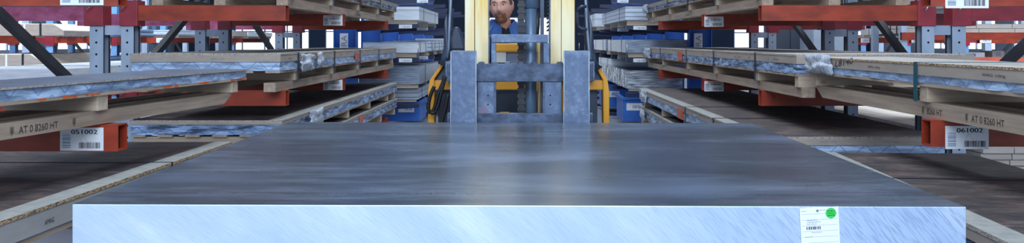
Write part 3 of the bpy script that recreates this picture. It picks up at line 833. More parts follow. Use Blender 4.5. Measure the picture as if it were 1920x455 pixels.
pack('strapped pack on the upper left arms, seen from beneath', -1, 1.74, 6.45, 5.35, 1.10, CZ + 0.27 + 0.245, bearer=0.07, timber=0.075, deck=0.016, foil=0.05, strip=0.03, cover=0.012,
     straps=(0.06, 1.40, 2.70, 3.95), timbers=(0.06, 1.38, 2.66, 3.90, 5.12), foil_mat='foil_dark', tags=((2.65, 0.06, 0.2, 0.02),), stamps=((2.6, 'AT 0 8260 HT', 0.022),), margin=False, top='pale_board', amp=0.01)
# right side
pack('pack edged in cardboard marked L8140 at near right, teal strap and plastic pouch', 1, 1.79, 1.3, 4.03, 0.50, CZ - 0.094,
     bearer=0.070, timber=0.07, deck=0.014, foil=0.036, strip=0.046, cover=0.010, timbers=(0.1, 1.2, 2.50, 3.94), rot=0.0, top='pale_board', margin=False,
     cover_side='osb', straps=(2.56,), strap_mat='teal_strap', cut_end=True, stamps=((2.22, 'AT 0 8260 HT', 0.028), (2.60, '8260 HT', 0.027)),
     texts=[('side', 2.02, AM, 0.015, 0.16), ('side', 3.12, AM, 0.014, 0.15), ('side_script', 3.58, 'L8140', 0.034, 0.26)], amp=0.008,
     wraps=((3.60, 0.44, 0.15, 0.262, 2.0),))
pack('long strapped pack with orange tag at middle right beyond the L8140 pack', 1, 1.765, 5.50, 6.75, 1.14, ZM + 0.003,
     straps=(0.95, 2.36, 3.68, 5.4), timbers=(0.0, 0.95, 2.36, 3.68, 5.3, 6.6), foil_mat='foil_crinkle', tags=((3.9, 0.10, 0.28, 0.0),),
     texts=[('side', 0.5, AM, 0.013, 0.12), ('side', 1.5, AM, 0.013, 0.12), ('side', 2.9, AM, 0.013, 0.12)], wraps=((6.2, 0.6, 0.13, 0.27, 5.0), ), margin=False, top='pale_board', amp=0.011)
pack('brown-topped board pack lowest on the near right, beside the slab corner', 1, 1.36, 1.7, 2.82, 0.78, CZ - 0.583,
     bearer=0.0, timber=0.09, deck=0.02, foil=0.06, strip=0.035, cover=0.014, timbers=(0.05, 0.95, 1.9, 2.72), rot=R(-4.0), strip_mat='card', foil_mat='foil_dark', straps=(1.95,), sw=0.012)
pack('brown-topped pack with printed edge and blue diamond film at lower right', 1, 1.42, 5.12, 5.3, 1.12, CZ - 0.568,
     bearer=0.0, timber=0.075, deck=0.0, foil=0.07, strip=0.04, cover=0.012, timbers=(0.03, 1.2, 2.4, 3.6, 4.9), foil_mat='foil_print', top='hardboard',
     texts=[('end', 0.36, AM, 0.013, 0.10), ('end', 0.74, AM, 0.013, 0.10), ('end', 0.10, AM, 0.013, 0.10)], tags=((2.4, 0.09, 0.26, 0.0),), straps=(1.2, 2.3),
     wraps=((4.55, 0.4, 0.06, 0.20, 8.0),), amp=0.012)
pack('lowest pack at right under the brown-topped printed one', 1, 1.42, 6.0, 4.4, 1.12, CZ - 0.775,
     bearer=0.0, timber=0.09, deck=0.016, foil=0.075, strip=0.02, cover=0.012, timbers=(0.03, 1.2, 2.4, 3.6, 4.2), foil_mat='foil_crinkle', wraps=((3.8, 0.3, 0.08, 0.20, 9.0),), amp=0.012)
pack('strapped pack on the upper right arms, seen from beneath', 1, 1.76, 6.40, 5.85, 1.16, CZ + 0.27 + 0.245, bearer=0.07, timber=0.075, deck=0.016, foil=0.05, strip=0.03, cover=0.012,
     straps=(0.06, 1.40, 2.70, 3.95), timbers=(0.06, 1.38, 2.66, 3.90, 5.22, 5.74), foil_mat='foil_dark', stamps=((3.0, 'AT 0 8260 HT', 0.022),), margin=False, top='pale_board', amp=0.01, wraps=((5.5, 0.45, 0.14, 0.26, 12.0),))

# ------------------------------------------------------------ blue racks at the far end of the aisle
def column_mesh(x0, x1, y, z1):
    mb = MB(); d = 0.16
    mb.box(x0, x1, y + d / 2 - .006, y + d / 2 + .006, 0, z1, 'blue')
    mb.box(x0, x0 + 0.014, y, y + d, 0, z1, 'blue'); mb.box(x1 - 0.014, x1, y, y + d, 0, z1, 'blue')
    mb.box(x0 - .02, x1 + .02, y - .02, y + d + .02, 0, 0.02, 'blue')
    return mb
def blue_rack(sx, label):
    Y0 = 12.3
    root = empty('blue_cantilever_rack', (sx * 2.55, Y0, 0), label, 'storage rack')
    og = root.location
    xs = sorted((sx * 2.40, sx * 2.73))
    for k in range(6):
        y = Y0 + 2.1 * k
        c = column_mesh(xs[0], xs[1], y, 3.4).build('column', root, og)
        if k == 0:
            s = MB(); w = 0.14; xc = PX(645 if sx < 0 else 1309, y)
            s.box(xc - .06, xc + .06, y - .006, y - .0005, 1.0, 1.42, 'white')
            s.text('OHRA', (xc + 0.042, y - .008, 1.03), (0, 0, 1), (-1, 0, 0), 0.36, 0.082, 'ink_blue')
            s.build('name_sign', c, og)
        for li, zt in enumerate((0.10, 0.40, 1.065, 1.555, 2.02) if sx < 0 else (0.10, 0.56, 1.065, 1.535, 2.02)):
            a, b = sorted((sx * (1.50 if li else 1.45), sx * 2.40))
            mb = MB()
            z1 = zt; h = 0.10 if li else 0.09
            tipx = a if sx > 0 else b
            # arm tapers towards its tip
            pts = [(b, z1), (a, z1), (a, z1 - h * .55), (b, z1 - h * 1.1)] if sx > 0 else [(a, z1), (b, z1), (b, z1 - h * .55), (a, z1 - h * 1.1)]
            mb.prism(pts, 'y', y + 0.04, y + 0.12, 'navy')
            am = mb.build('arm', root, og)
            if li in (2, 3, 4) and k < 2:
                lb = MB(); x = tipx + sx * 0.10; xa, xb = sorted((x, x + sx * 0.19))
                lb.box(xa, xb, y + 0.0385, y + 0.0396, z1 - 0.062, z1 - 0.008, 'white'); lb.barcode((xa + .05, y + .0378, z1 - .052), (1, 0, 0), (0, 0, 1), 0.12, 0.024, 'ink_blue', 10, 4)
                lb.build('location_label', am, og)
            if li in (2,):
                p = MB(); p.tube([(tipx + sx * .015, y + .08, z1 - .01), (tipx + sx * .015, y + .08, z1 + 0.20)], 0.011, 'pin', 8); p.build('stop_pin', am, og)
    for k in range(5):
        y = Y0 + 2.1 * k + 0.16
        for z in (0.95, 2.3): MB().box(xs[0] + .1 + .02, xs[0] + .16, y, y + 1.94, z, z + .05, 'navy').build('spacer_rail', root, og)
    return root
blue_rack(-1, 'deep blue column rack with white upright sign beyond the red rack on the left')
blue_rack(1, 'deep blue column rack with white upright sign beyond the red rack on the right')

def plate_pack(label, sx, edge, y0, L, W, zb, h, mat, timber=0.07, end_mat=None, group=None, nt=4, tilt=0.0, top=None, name='plate_pack', cat='pack of metal plates', bands=True):
    W = min(W, 2.39 - edge)
    root = empty(name, (sx * edge, y0, zb), label, cat, group, tilt)
    if timber:
        for k in range(nt):
            y = 0.03 + (L - 0.14) * k / max(1, nt - 1)
            MB().box(sx * 0.03, sx * (W - 0.03), y, y + 0.08, 0, timber, 'pine_x', c=0.003).build('cross_timber', root)
    mb = MB()
    crinkled(mb, sx, 0.0, 0.0, L, timber, timber + h, W, 0.004 if mat != 'alu_foil' else 0.012, mat, int(y0 * 13 + edge * 7))
    mb.m = [mb.mi(mat)] * len(mb.m)
    if top:
        x0, x1 = sorted((sx * 0.0, sx * W)); mb.box(x0, x1, 0, L, timber + h, timber + h + 0.004, top)
    mb.build('plates', root)
    if bands:
        for y in (L * .2, L * .8):
            s = MB(); e = 0.006; z1 = timber + h + (0.004 if top else 0)
            s.box(sx * -e, sx * (-e + .003), y, y + .02, timber, z1 + .003, 'strap'); s.box(sx * -e, sx * (W + e), y, y + .02, z1, z1 + .003, 'strap')
            s.build('strap', root)
    return root
# left of the forklift
plate_pack('bright white plate pack topmost at the far left, left of the forklift', -1, 1.56, 12.85, 2.9, 0.95, CZ + 0.255, 0.20, 'alu_white', nt=3)
plate_pack('bright long plate bundle left of the forklift, with timber beneath, nearest of its shelf', -1, 1.56, 12.75, 1.2, 1.05, CZ - 0.235, 0.155, 'alu_white', nt=2)
plate_pack('grey-fronted plate bundle second in the shelf row left of the forklift', -1, 1.56, 14.45, 0.9, 1.0, CZ - 0.235, 0.17, 'alu_layer', nt=2)
plate_pack('plate bundle third in the shelf row left of the forklift', -1, 1.56, 15.75, 0.9, 1.0, CZ - 0.235, 0.18, 'alu_layer', nt=2)
plate_pack('plate bundle last in the shelf row left of the forklift, almost behind the guard post', -1, 1.56, 17.0, 1.2, 1.0, CZ - 0.235, 0.19, 'alu_layer', nt=2)
plate_pack('pale flat plate bundle lying higher and farther back, left of the forklift', -1, 1.56, 19.0, 3.0, 1.0, CZ - 0.235, 0.13, 'alu_white', timber=0.175)
plate_pack('dark-topped layered sheet pack at left, level with the forklift cowl', -1, 1.50, 12.45, 3.4, 1.45, CZ - 0.68, 0.26, 'alu_sheet', nt=4, top='sheet_top', timber=0.06)
plate_pack('white profiled plate stack at left above the blue crate', -1, 1.56, 12.7, 2.4, 0.95, CZ - 0.90, 0.17, 'alu_layer', timber=0.04, nt=3)
# right of the forklift
plate_pack('three-layered bright plate pack topmost at the far right, right of the forklift', 1, 1.54, 12.8, 3.7, 1.0, CZ + 0.235, 0.20, 'alu_layer', nt=4, timber=0.09)
plate_pack('grey layered sheet pack before the blue signed column, right of the forklift', 1, 1.50, 12.4, 2.6, 1.3, CZ - 0.23, 0.19, 'alu_sheet', nt=3, timber=0.07)
plate_pack('second layered sheet pack in the shelf right of the forklift', 1, 1.50, 15.4, 2.6, 1.0, CZ - 0.23, 0.20, 'alu_sheet', nt=3, timber=0.07)
plate_pack('shiny foil-fronted sheet stack at right, above the blue crate', 1, 1.56, 12.75, 4.6, 1.75, CZ - 0.74, 0.27, 'alu_foil', nt=4, timber=0.04, top='sheet_top')
plate_pack('small pale wrapped pack on the shelf between two sheet stacks, right of the forklift', 1, 1.5, 14.6, 2.2, 0.8, CZ - 0.425, 0.12, 'alu_white', timber=0.0)
plate_pack('bright crumpled pack behind the handle bar, right of the forklift', 1, 1.46, 17.2, 2.5, 0.9, CZ + 0.235, 0.26, 'alu_white', nt=3)

def crate(label, sx, x0, y0, w, d, z0, h):
    root = empty('blue_crate', (sx * (x0 + w / 2), y0 + d / 2, z0), label, 'crate')
    mb = MB(); a = w / 2; b = d / 2; t = 0.02
    for (p, q, r, s_) in ((-a, a, -b, -b + t), (-a, a, b - t, b), (-a, -a + t, -b + t, b - t), (a - t, a, -b + t, b - t)):
        mb.box(p, q, r, s_, 0.0, h, 'blue')
    mb.box(-a + t, a - t, -b + t, b - t, 0.0, t, 'blue')
    mb.build('tub', root)
    rm = MB()
    for (p, q, r, s_) in ((-a - .02, a + .02, -b - .02, -b), (-a - .02, a + .02, b, b + .02), (-a - .02, -a, -b, b), (a, a + .02, -b, b)):
        rm.box(p, q, r, s_, h - 0.035, h, 'blue')
    rm.build('rim', root)
    lb = MB(); xa = -0.30 if sx > 0 else 0.02
    if sx > 0: xa = -a + 0.05
    else: xa = a - 0.32
    lb.box(xa, xa + .24, -b - .003, -b - .0005, h * .45, h * .45 + .11, 'white'); lb.barcode((xa + .09, -b - .0042, h * .45 + .03), (1, 0, 0), (0, 0, 1), .13, .05, 'ink_blue', 12, 8)
    lb.build('paper_label', root)
crate('blue crate on the floor left of the forklift, white label on its front', -1, 1.56, 12.9, 0.75, 0.9, 0.10, 0.30)
crate('blue crate farther back on the floor left of the forklift', -1, 1.42, 15.0, 0.9, 0.9, 0.10, 0.30)
crate('blue crate with white label on the floor right of the forklift', 1, 1.52, 12.9, 0.85, 0.9, 0.10, 0.36)
crate('blue crate farther back on the floor, half hidden by the yellow fender at right', 1, 1.48, 15.6, 0.9, 0.9, 0.10, 0.42)

# ------------------------------------------------------------ forklift
def forklift():
    root = empty('forklift_truck', (-0.05, 5.7, 0), 'yellow forklift truck carrying the slab, mast towards the camera', 'forklift')
    og = root.location
    def B(name, mb, bevel=0.0, parent=None, label=None): return mb.build(name, parent or root, og, bevel=bevel, label=label)
    # forks
    YS = YB + 0.02
    for (a, b) in ((845, 893), (1057, 1105)):
        x0, x1 = PX(a, YS), PX(b, YS)
        zt = PZ(95, YS)
        mb = MB()
        mb.prism([(YS, zt), (YS + 0.055, zt), (YS + 0.055, 0.47), (YS - 0.02, 0.462), (YS - 1.95, 0.515), (YS - 1.95, 0.53), (YS - 0.005, 0.545)], 'x', x0, x1, 'fork')
        f = B('fork', mb, 0.006)
        for xe in (x0 + .0015, x1 - .0015):
            e = MB().box(xe - .003, xe + .003, YS - .001, YS + .004, 0.60, zt - .004, 'edge_worn'); e.build('worn_edge', f, og)
        hk = MB().box((x0 + x1) / 2 - .035, (x0 + x1) / 2 + .035, YS + .05, YS + .085, PZ(153, YS) - .0, PZ(110, YS), 'carriage'); hk.build('hook', f, og)
    # carriage bars; the upper one has a row of notches
    D = YB + 0.075
    x0, x1 = PX(838, D), PX(1112, D); zt, zb = PZ(119.5, D), PZ(153, D)
    poly = [(x0, zb), (x1, zb), (x1, zt)]
    x = x1 - 0.02
    while x > x0 + 0.05:
        poly += [(x, zt), (x - .006, zt + .011), (x - .030, zt + .011), (x - .036, zt)]
        x -= 0.072
    poly += [(x0, zt)]
    B('upper_carriage_bar', MB().prism(poly, 'y', D, D + 0.045, 'carriage'), 0.003)
    B('lower_carriage_bar', MB().box(x0, x1, D, D + 0.04, PZ(228, D) - .05, PZ(212, D), 'carriage'), 0.004)
    for (a, b) in ((895, 928), (1020, 1053)):
        mb = MB().box(PX(a, D), PX(b, D), D + 0.012, D + 0.05, PZ(228, D), PZ(150, D), 'fork')
        for yy in (179, 196):
            cx = PX(a + 20 if a < 950 else a + 12, D); cz = PZ(yy, D)
            mb.tube([(cx, D + .0105, cz), (cx, D + .013, cz)], 0.0045, 'hole', 10)
        ed = B('side_plate', mb, 0.003)
        ex = PX(b if a < 950 else a, D)
        MB().box(ex - .006, ex + .006, D + .004, D + .05, PZ(228, D), PZ(152, D), 'edge_worn' if False else 'carriage').build('flange', ed, og)
        ox = PX(a - 1.5 if a < 950 else b + 1.5, D + .08)
        B('guide_strip', MB().box(ox - .006, ox + .006, D + .06, D + .08, 0.72, PZ(150, D), 'yellow'))
    # load backrest
    D2 = YB + 0.07
    B('backrest_bar', MB().box(PX(921, D2), PX(1028, D2), D2, D2 + .045, PZ(80, D2), PZ(64.5, D2), 'fork'), 0.004)
    for a, b in ((921, 930), (1019, 1030)):
        B('backrest_post', MB().box(PX(a, D2), PX(b, D2), D2 + .005, D2 + .04, PZ(118, D2), PZ(80, D2), 'fork'), 0.002)
    # mast channels: outer and inner rails both sides
    D3 = YB + 0.22
    for side, ((a, b), (c, d)) in ((-1, ((871, 889), (890.5, 917))), (1, ((1053, 1078), (1031, 1052)))):
        x0, x1 = PX(a, D3), PX(b, D3)
        mb = MB().box(x0, x1, D3 + .02, D3 + .05, 0.12, 2.3, 'mast').box(x0 if side < 0 else x1 - .014, x0 + .014 if side < 0 else x1, D3 + .05, D3 + .17, 0.12, 2.3, 'mast').box(x0, x1, D3 + .17, D3 + .19, 0.12, 2.3, 'mast')
        B('outer_mast_rail', mb, 0.003)
        x0, x1 = PX(c, D3), PX(d, D3)
        mb = MB().box(x0, x1, D3, D3 + .03, 0.2, 2.2, 'mast').box(x0 if side < 0 else x1 - .014, x0 + .014 if side < 0 else x1, D3 + .03, D3 + .12, 0.2, 2.2, 'mast')
        e = x1 if side < 0 else x0
        r = B('inner_mast_rail', mb, 0.003)
        MB().box(e - .004, e + .004, D3 - .004, D3 + .002, 0.2, 2.2, 'carriage').build('worn_edge', r, og)
    for z in (2.22, 0.16):
        B('mast_cross_member', MB().box(PX(871, D3), PX(1078, D3), D3 + .06, D3 + .12, z - (0 if z > 1 else 0.04), z + .08, 'mast'))
    # lift cylinder, chains, hose
    DC = YB + 0.30
    xc = PX(995, DC); r = 11.5 * DC / F
    cy = B('lift_cylinder', MB().tube([(xc, DC, 0.2), (xc, DC, 2.0)], r, 'cylinder', 28))
    MB().tube([(xc, DC, PZ(16, DC)), (xc, DC, PZ(16, DC) + .004), (xc, DC, 1.75)], [r * 1.0, r * 1.42, r * 1.42], 'cylinder', 28).build('collar', cy, og)
    MB().tube([(PX(1008, DC), DC, 1.47), (PX(1008, DC), DC, 1.40), (PX(1006, DC), DC, 1.33)], 0.014, 'brace', 8).build('valve', cy, og)
    DH = YB + 0.25
    mb = MB(); z = 0.74; k = 0; xa, xb = PX(970, DH), PX(985, DH)
    while z < 1.62:
        w = 0.0 if k % 2 else 0.006
        mb.box(xa + w, xb - w, DH - .012 + w, DH + .012 - w, z, z + 0.0186, 'chain'); k += 1; z += 0.0185
    B('leaf_chain', mb)
    DK = YB + 0.24
    mb = MB(); z = 1.36; xk = PX(1027, DK)
    while z < 1.66:
        mb.tube([(xk - .007, DK, z), (xk + .007, DK, z + .008)], 0.0052, 'chain', 8)
        mb.tube([(xk, DK, z), (xk, DK, z + .02)], 0.002, 'chain', 6); z += 0.0225
    B('thin_chain', mb)
    B('hose_guide', MB().box(PX(1013, DK), PX(1020, DK), DK, DK + .02, 0.7, 2.0, 'guard'))
    B('guide_rod', MB().tube([(PX(1010, DK + .1), DK + .1, .8), (PX(1010, DK + .1), DK + .1, PZ(81, DK))], .006, 'mast', 8))
    # front bodywork
    DB = 5.62
    zt, zb = PZ(150, DB), PZ(168.5, DB)
    B('front_cross_panel', MB().box(PX(812, DB), PX(1134, DB), DB, DB + .06, zb, zt, 'yellow'), 0.006)
    for s, pts in ((-1, [(803, 250), (803, 168), (806, 150), (828, 118), (836, 113), (836, 118), (815, 148), (815, 250)]),
                   (1, [(1142, 250), (1142, 172), (1139, 150), (1121, 119), (1112, 112), (1112, 118), (1130, 150), (1131, 250)])):
        poly = [(PX(a, DB), max(PZ(b, DB), .3)) for a, b in pts]
        B('fender', MB().prism(poly, 'y', DB - .02, DB + .10, 'yellow'), 0.006)
        q = [(815, 150), (836, 118), (848, 116), (848, 152), (815, 152)] if s < 0 else [(1131, 150), (1112, 117), (1100, 114), (1100, 152), (1131, 152)]
        B('side_cowl', MB().prism([(PX(a, DB), PZ(b, DB)) for a, b in q], 'y', DB + .03, DB + .5, 'guard'), 0.004)
        xx = 842 if s < 0 else 1108
        jb = B('junction_box', MB().box(PX(xx - 7, DB - .1), PX(xx + 7, DB - .1), DB - .12, DB + .05, PZ(150, DB), PZ(114, DB), 'fork'), 0.004)
        for zz in (122, 145):
            MB().tube([(PX(xx, DB - .1), DB - .14, PZ(zz, DB)), (PX(xx, DB - .1), DB - .118, PZ(zz, DB))], .008, 'black', 10).build('bolt', jb, og)
        ws, we = (819, 850) if s < 0 else (1100, 1122)
        B('front_panel', MB().box(PX(ws, DB), PX(we, DB), DB + .08, DB + .12, .35, zb, 'guard'), 0.004)
    B('chassis', MB().box(-.52, .44, DB + .10, 7.2, .30, zb - .01, 'engine', c=0.03))
    B('counterweight', MB().box(-.58, .50, 7.2, 7.75, .22, 1.0, 'yellow', c=0.06))
    B('cowl', MB().box(PX(925, DB), PX(1052, DB), DB + .1, DB + .3, PZ(98, DB), PZ(81, DB), 'yellow', c=0.012))
    B('cowl_panel', MB().box(PX(925, DB), PX(948, DB), DB + .12, DB + .2, PZ(118, DB), PZ(98, DB), 'items_pale').box(PX(948, DB), PX(1052, DB), DB + .14, DB + .2, zt, PZ(98, DB), 'jacket_lining'))
    for a, b in ((928, 945), (1008, 1022)):
        B('yellow_strut', MB().box(PX(938, DB) if a == 928 else PX(1008, DB), PX(955, DB) if a == 928 else PX(1018, DB), DB - .1, DB - .06, PZ(212, DB) if a == 928 else .75, PZ(208, DB) if a == 928 else PZ(84, DB), 'yellow'))
    # wheels
    for s in (-1, 1):
        for (yy, r) in ((5.95, .30), (7.35, .26)):
            x0 = -.05 + s * .50
            if s < 0: xa, xb = x0 - .03, x0 + .14
            else: xa, xb = x0 - .14, x0 + .03
            w = B('wheel', MB().tube([(xa, yy, r), (xa + .02, yy, r), (xb - .02, yy, r), (xb, yy, r)], [r * .9, r, r, r * .9], 'black', 36))
            xo = xa - .004 if s < 0 else xb + .004
            MB().tube([(xo, yy, r), (xo - s * .02, yy, r)], r * .5, 'yellow', 24).build('hub', w, og)
    # overhead guard
    lf = [(PX(828, 5.55), 5.55, PZ(122, 5.55)), (PX(836, 5.55), 5.55, PZ(108, 5.55)), (PX(840, 5.55), 5.55, PZ(90, 5.55)), (PX(841.5, 5.55), 5.55, PZ(40, 5.55)), (PX(843.5, 5.55), 5.60, 1.65), (-.46, 5.9, 2.05), (-.46, 7.3, 2.05), (-.38, 7.45, 1.0)]
    rt = [(PX(1122, 5.55), 5.55, PZ(130, 5.55)), (PX(1110, 5.55), 5.55, PZ(112, 5.55)), (PX(1106, 5.55), 5.55, PZ(95, 5.55)), (PX(1102, 5.55), 5.55, PZ(50, 5.55)), (PX(1100, 5.55), 5.60, 1.65), (.38, 5.9, 2.05), (.38, 7.3, 2.05), (.30, 7.45, 1.0)]
    for pts, s in ((lf, -1), (rt, 1)):
        g = B('guard_post', MB().tube(pts, 0.030, 'guard', 10))
        MB().tube([(p[0] + s * 0.012 - s*.02, p[1] - .026, p[2]) for p in pts[1:5]], 0.0095, 'guard_highlight', 6).build('post_highlight', g, og)  # pale strip stands for the light-blue highlight along the post
    B('guard_roof', MB().box(-.46, .38, 5.92, 5.97, 2.03, 2.08, 'guard').box(-.46, .38, 7.25, 7.30, 2.03, 2.08, 'guard').box(-.46, .38, 6.4, 6.44, 2.04, 2.07, 'guard').box(-.46, .38, 6.8, 6.84, 2.04, 2.07, 'guard'))
    # grab handle on the right, mirror on the left
    DG = 5.45
    hp = [(1100, 12), (1090, 12.5), (1084, 16), (1082, 24), (1082, 42), (1085, 50), (1091, 54), (1101, 55)]
    B('grab_handle', MB().tube([(PX(a, DG), DG, PZ(b, DG)) for a, b in hp], 0.0105, 'guard', 10))
    mr = [(849, 52), (856, 49), (862, 54), (866, 66), (870, 80), (873, 94), (846, 94), (844, 74)]
    B('mirror_housing', MB().prism([(PX(a, DG), PZ(b, DG)) for a, b in mr], 'y', DG, DG + .09, 'guard'), 0.02)
    # hoses
    def hose(pts, D, r=0.012): B('hydraulic_hose', MB().tube([(PX(a, D), D - .12, PZ(b, D)) for i, (a, b) in enumerate(pts)], r, 'black', 10))
    def smooth(pts, n=5):
        out = []
        for i in range(len(pts) - 1):
            p0 = Vector(pts[max(0, i - 1)]); p1 = Vector(pts[i]); p2 = Vector(pts[i + 1]); p3 = Vector(pts[min(len(pts) - 1, i + 2)])
            for k in range(n):
                t = k / n
                out.append(tuple(0.5 * ((2 * p1) + (-p0 + p2) * t + (2 * p0 - 5 * p1 + 4 * p2 - p3) * t * t + (-p0 + 3 * p1 - 3 * p2 + p3) * t ** 3)))
        return out + [pts[-1]]
    hose(smooth([(836, 140), (834, 152), (824, 176), (818, 200), (810, 208), (807, 196), (811, 176), (818, 160)]), DB)
    hose(smooth([(838, 142), (832, 165), (826, 190), (820, 206), (812, 210)]), DB)
    hose(smooth([(843, 175), (838, 200), (833, 218), (830, 235)]), DB, 0.014)
    # driver's seat and steering wheel
    st = MB().box(-.34, .10, 6.25, 6.75, .95, 1.05, 'seat', c=0.03).box(-.32, .08, 6.72, 6.84, 1.03, 1.24, 'seat', c=0.03)
    B('driver_seat', st)
    c = Vector((-.14, 5.98, 1.13))
    ring = [c + Vector((math.cos(a) * .13, math.sin(a) * .11, math.sin(a) * .05)) for a in [k * math.pi / 10 for k in range(20)]]
    sw = B('steering_wheel', MB().tube(ring, .010, 'black', 8, closed=True))
    MB().tube([c, (c.x, c.y - .06, .95)], .014, 'black', 8).tube([c + Vector((-.13, 0, 0)), c + Vector((.13, 0, 0))], .007, 'black', 6).build('column', sw, og)
forklift()

# ------------------------------------------------------------ the driver
def skin_body(name, verts, edges, radii, mat, parent, root_i=0, levels=2):
    me = bpy.data.meshes.new(name); me.from_pydata([Vector(v) for v in verts], edges, [])
    o = bpy.data.objects.new(name, me); COL.objects.link(o)
    if parent: o.parent = parent
    sk = o.modifiers.new('skin', 'SKIN')
    for i, r in enumerate(radii):
        d = me.skin_vertices[0].data[i]; d.radius = r if isinstance(r, tuple) else (r, r); d.use_root = (i == root_i)
    sk.use_smooth_shade = True
    sb = o.modifiers.new('sub', 'SUBSURF'); sb.levels = levels; sb.render_levels = levels
    me.materials.append(M[mat])
    return o
def driver():
    root = empty('driver', (-.15, 6.35, 1.05), 'person in a blue work jacket with a moustache, seated in the forklift behind the mast', 'person')
    og = Vector(root.location)
    hc = Vector((PX(940.5, 6.0), 6.0, CZ + 0.249))     # centre of the head
    neck = hc + Vector((0.012, 0.040, -0.100))
    chest = Vector((-.125, 6.14, 1.305)); hip = Vector((-.13, 6.45, 1.10))
    # body (skin coloured hands, neck) as one surface with clothing over it
    V = []; E = []; Rr = []
    def add(p, r, par=None):
        V.append(Vector(p) - og); Rr.append(r)
        if par is not None: E.append((par, len(V) - 1))
        return len(V) - 1
    h = add(hip, (.12, .09)); c = add(chest + Vector((-.02, 0, -.01)), (.12, .09), h); n0 = add(neck + Vector((0, .03, -.06)), (.07, .055), c); n = add(neck, .056, n0); n2 = add(hc + Vector((.0, .03, -.06)), .055, n)
    hands = []
    for s in (-1, 1):
        sh = add(chest + Vector((s * .15 - .02, -.02 + s * .02, .06)), .026, c)
        el = add(chest + Vector((s * .225, -.10, -.17)), .026, sh)
        wr = add(Vector((-.14 + s * .15, 6.05, 1.13)), .028, el)
        pm = add(Vector((-.14 + s * .135, 5.99, 1.145)), (.034, .018), wr)
        for k in range(4):
            a = add(Vector((-.14 + s * .135 + (k - 1.5) * .019, 5.955, 1.155 - abs(k - 1.2) * .004)), .009, pm)
            b = add(Vector((-.14 + s * .135 + (k - 1.5) * .018, 5.94, 1.135)), .008, a)
            add(Vector((-.14 + s * .135 + (k - 1.5) * .017, 5.955, 1.117)), .007, b)
        t1 = add(Vector((-.14 + s * .10, 6.01, 1.135)), .011, pm); add(Vector((-.14 + s * .09, 5.975, 1.118)), .009, t1)
        hp = add(hip + Vector((s * .09, -.03, -.02)), .065, h); kn = add(hip + Vector((s * .13, -.44, .0)), .048, hp); ft = add(hip + Vector((s * .12, -.48, -.40)), .042, kn)
        add(hip + Vector((s * .12, -.60, -.43)), .038, ft)
    skin_body('body', V, E, Rr, 'skin', root)
    # head: a shaped surface with brow, nose, cheeks, mouth and chin
    RM = Matrix.Rotation(R(-9), 4, 'Z') @ Matrix.Rotation(R(-3), 4, 'Y') @ Matrix.Rotation(R(4), 4, 'X')
    def head_pt(th, ph):
        # th longitude (0 = face, -y), ph latitude
        x = math.sin(th) * math.cos(ph); y = -math.cos(th) * math.cos(ph); z = math.sin(ph)
        X = x * 0.078; Y = y * 0.100; Z = z * (0.122 if z > 0 else 0.114)
        f = max(0.0, math.cos(th)) ** 0.7
        if Z < 0:                                     # jaw narrows
            k = 1 - 0.20 * min(1, (-Z / .122)) ** 1.3; X *= k
            Y = Y * (1 - 0.10 * (-Z / .122)) - 0.010 * f * (-Z / .122)
            X *= 1 + .07 * math.exp(-((Z + .04) / .03) ** 2)
        def g(cx, cz, sx, sz): return math.exp(-((X - cx) / sx) ** 2 - ((Z - cz) / sz) ** 2) if f > .1 else 0
        d = 0.0
        d += 0.028 * g(0, -.022, .0125, .016)           # nose tip
        d += 0.014 * g(0, .006, .009, .026)             # bridge
        d += 0.008 * g(.014, -.030, .008, .008) + 0.008 * g(-.014, -.030, .008, .008)
        d += 0.008 * g(.030, .034, .024, .008) + 0.008 * g(-.030, .034, .024, .008)   # brows
        d -= 0.010 * g(.031, .014, .016, .012) + 0.010 * g(-.031, .014, .016, .012)   # sockets
        d += 0.007 * g(.042, -.022, .018, .018) + 0.007 * g(-.042, -.022, .018, .018) # cheeks
        d += 0.007 * g(0, -.058, .028, .012)
        d -= 0.004 * g(0, -.064, .022, .003)
        d += 0.010 * g(0, -.096, .022, .014)            # chin
        d -= 0.004 * g(0, -.080, .020, .007)
        if f > .1: Y -= d
        return Vector((X, Y, Z))
    nu, nv = 96, 72; mb = MB(); vs = []; fs = []
    pts = []
    for j in range(nv + 1):
        ph = -math.pi / 2 + math.pi * j / nv
        for i in range(nu):
            th0 = 2 * math.pi * i / nu
            th = th0 - 0.32 * math.sin(th0)            # denser at the face
            pts.append(head_pt(th, ph))
    for p in pts: vs.append(hc + RM @ p)
    for j in range(nv):
        for i in range(nu):
            a = j * nu + i; b = j * nu + (i + 1) % nu
            fs.append((a, b, b + nu, a + nu))
    mb.add(vs, fs, 'skin', True)
    def W(x, y, z): return hc + RM @ Vector((x, y, z))
    head = mb.build('head', root, og)
    def blob(m, c, rx, ry, rz, mat, n=12, rot=None):
        v = []; f = []
        for j in range(n + 1):
            p = -math.pi / 2 + math.pi * j / n
            for i in range(n * 2):
                t = math.pi * i / n
                q = Vector((rx * math.cos(p) * math.cos(t), ry * math.cos(p) * math.sin(t), rz * math.sin(p)))
                if rot: q = rot @ q
                v.append(hc + RM @ (Vector(c) + q))
        for j in range(n):
            for i in range(n * 2):
                a = j * 2 * n + i; b = j * 2 * n + (i + 1) % (2 * n); f.append((a, b, b + 2 * n, a + 2 * n))
        m.add(v, f, mat, True)
    ears = MB()
    for s in (-1, 1):
        blob(ears, (s * .079, .008, .002), .009, .020, .033, 'skin'); blob(ears, (s * .084, .002, -.004), .006, .012, .020, 'lips')
    ears.build('ears', head, og)
    eyes = MB()
    for s in (-1, 1):
        blob(eyes, (s * .031, -.079, .013), .0125, .0095, .0068, 'eye'); blob(eyes, (s * .031 - .003, -.0855, .013), .0052, .0045, .0052, 'iris')
        blob(eyes, (s * .031, -.082, .0205), .0155, .009, .0045, 'skin')
    eyes.build('eyes', head, og)
    br = MB()
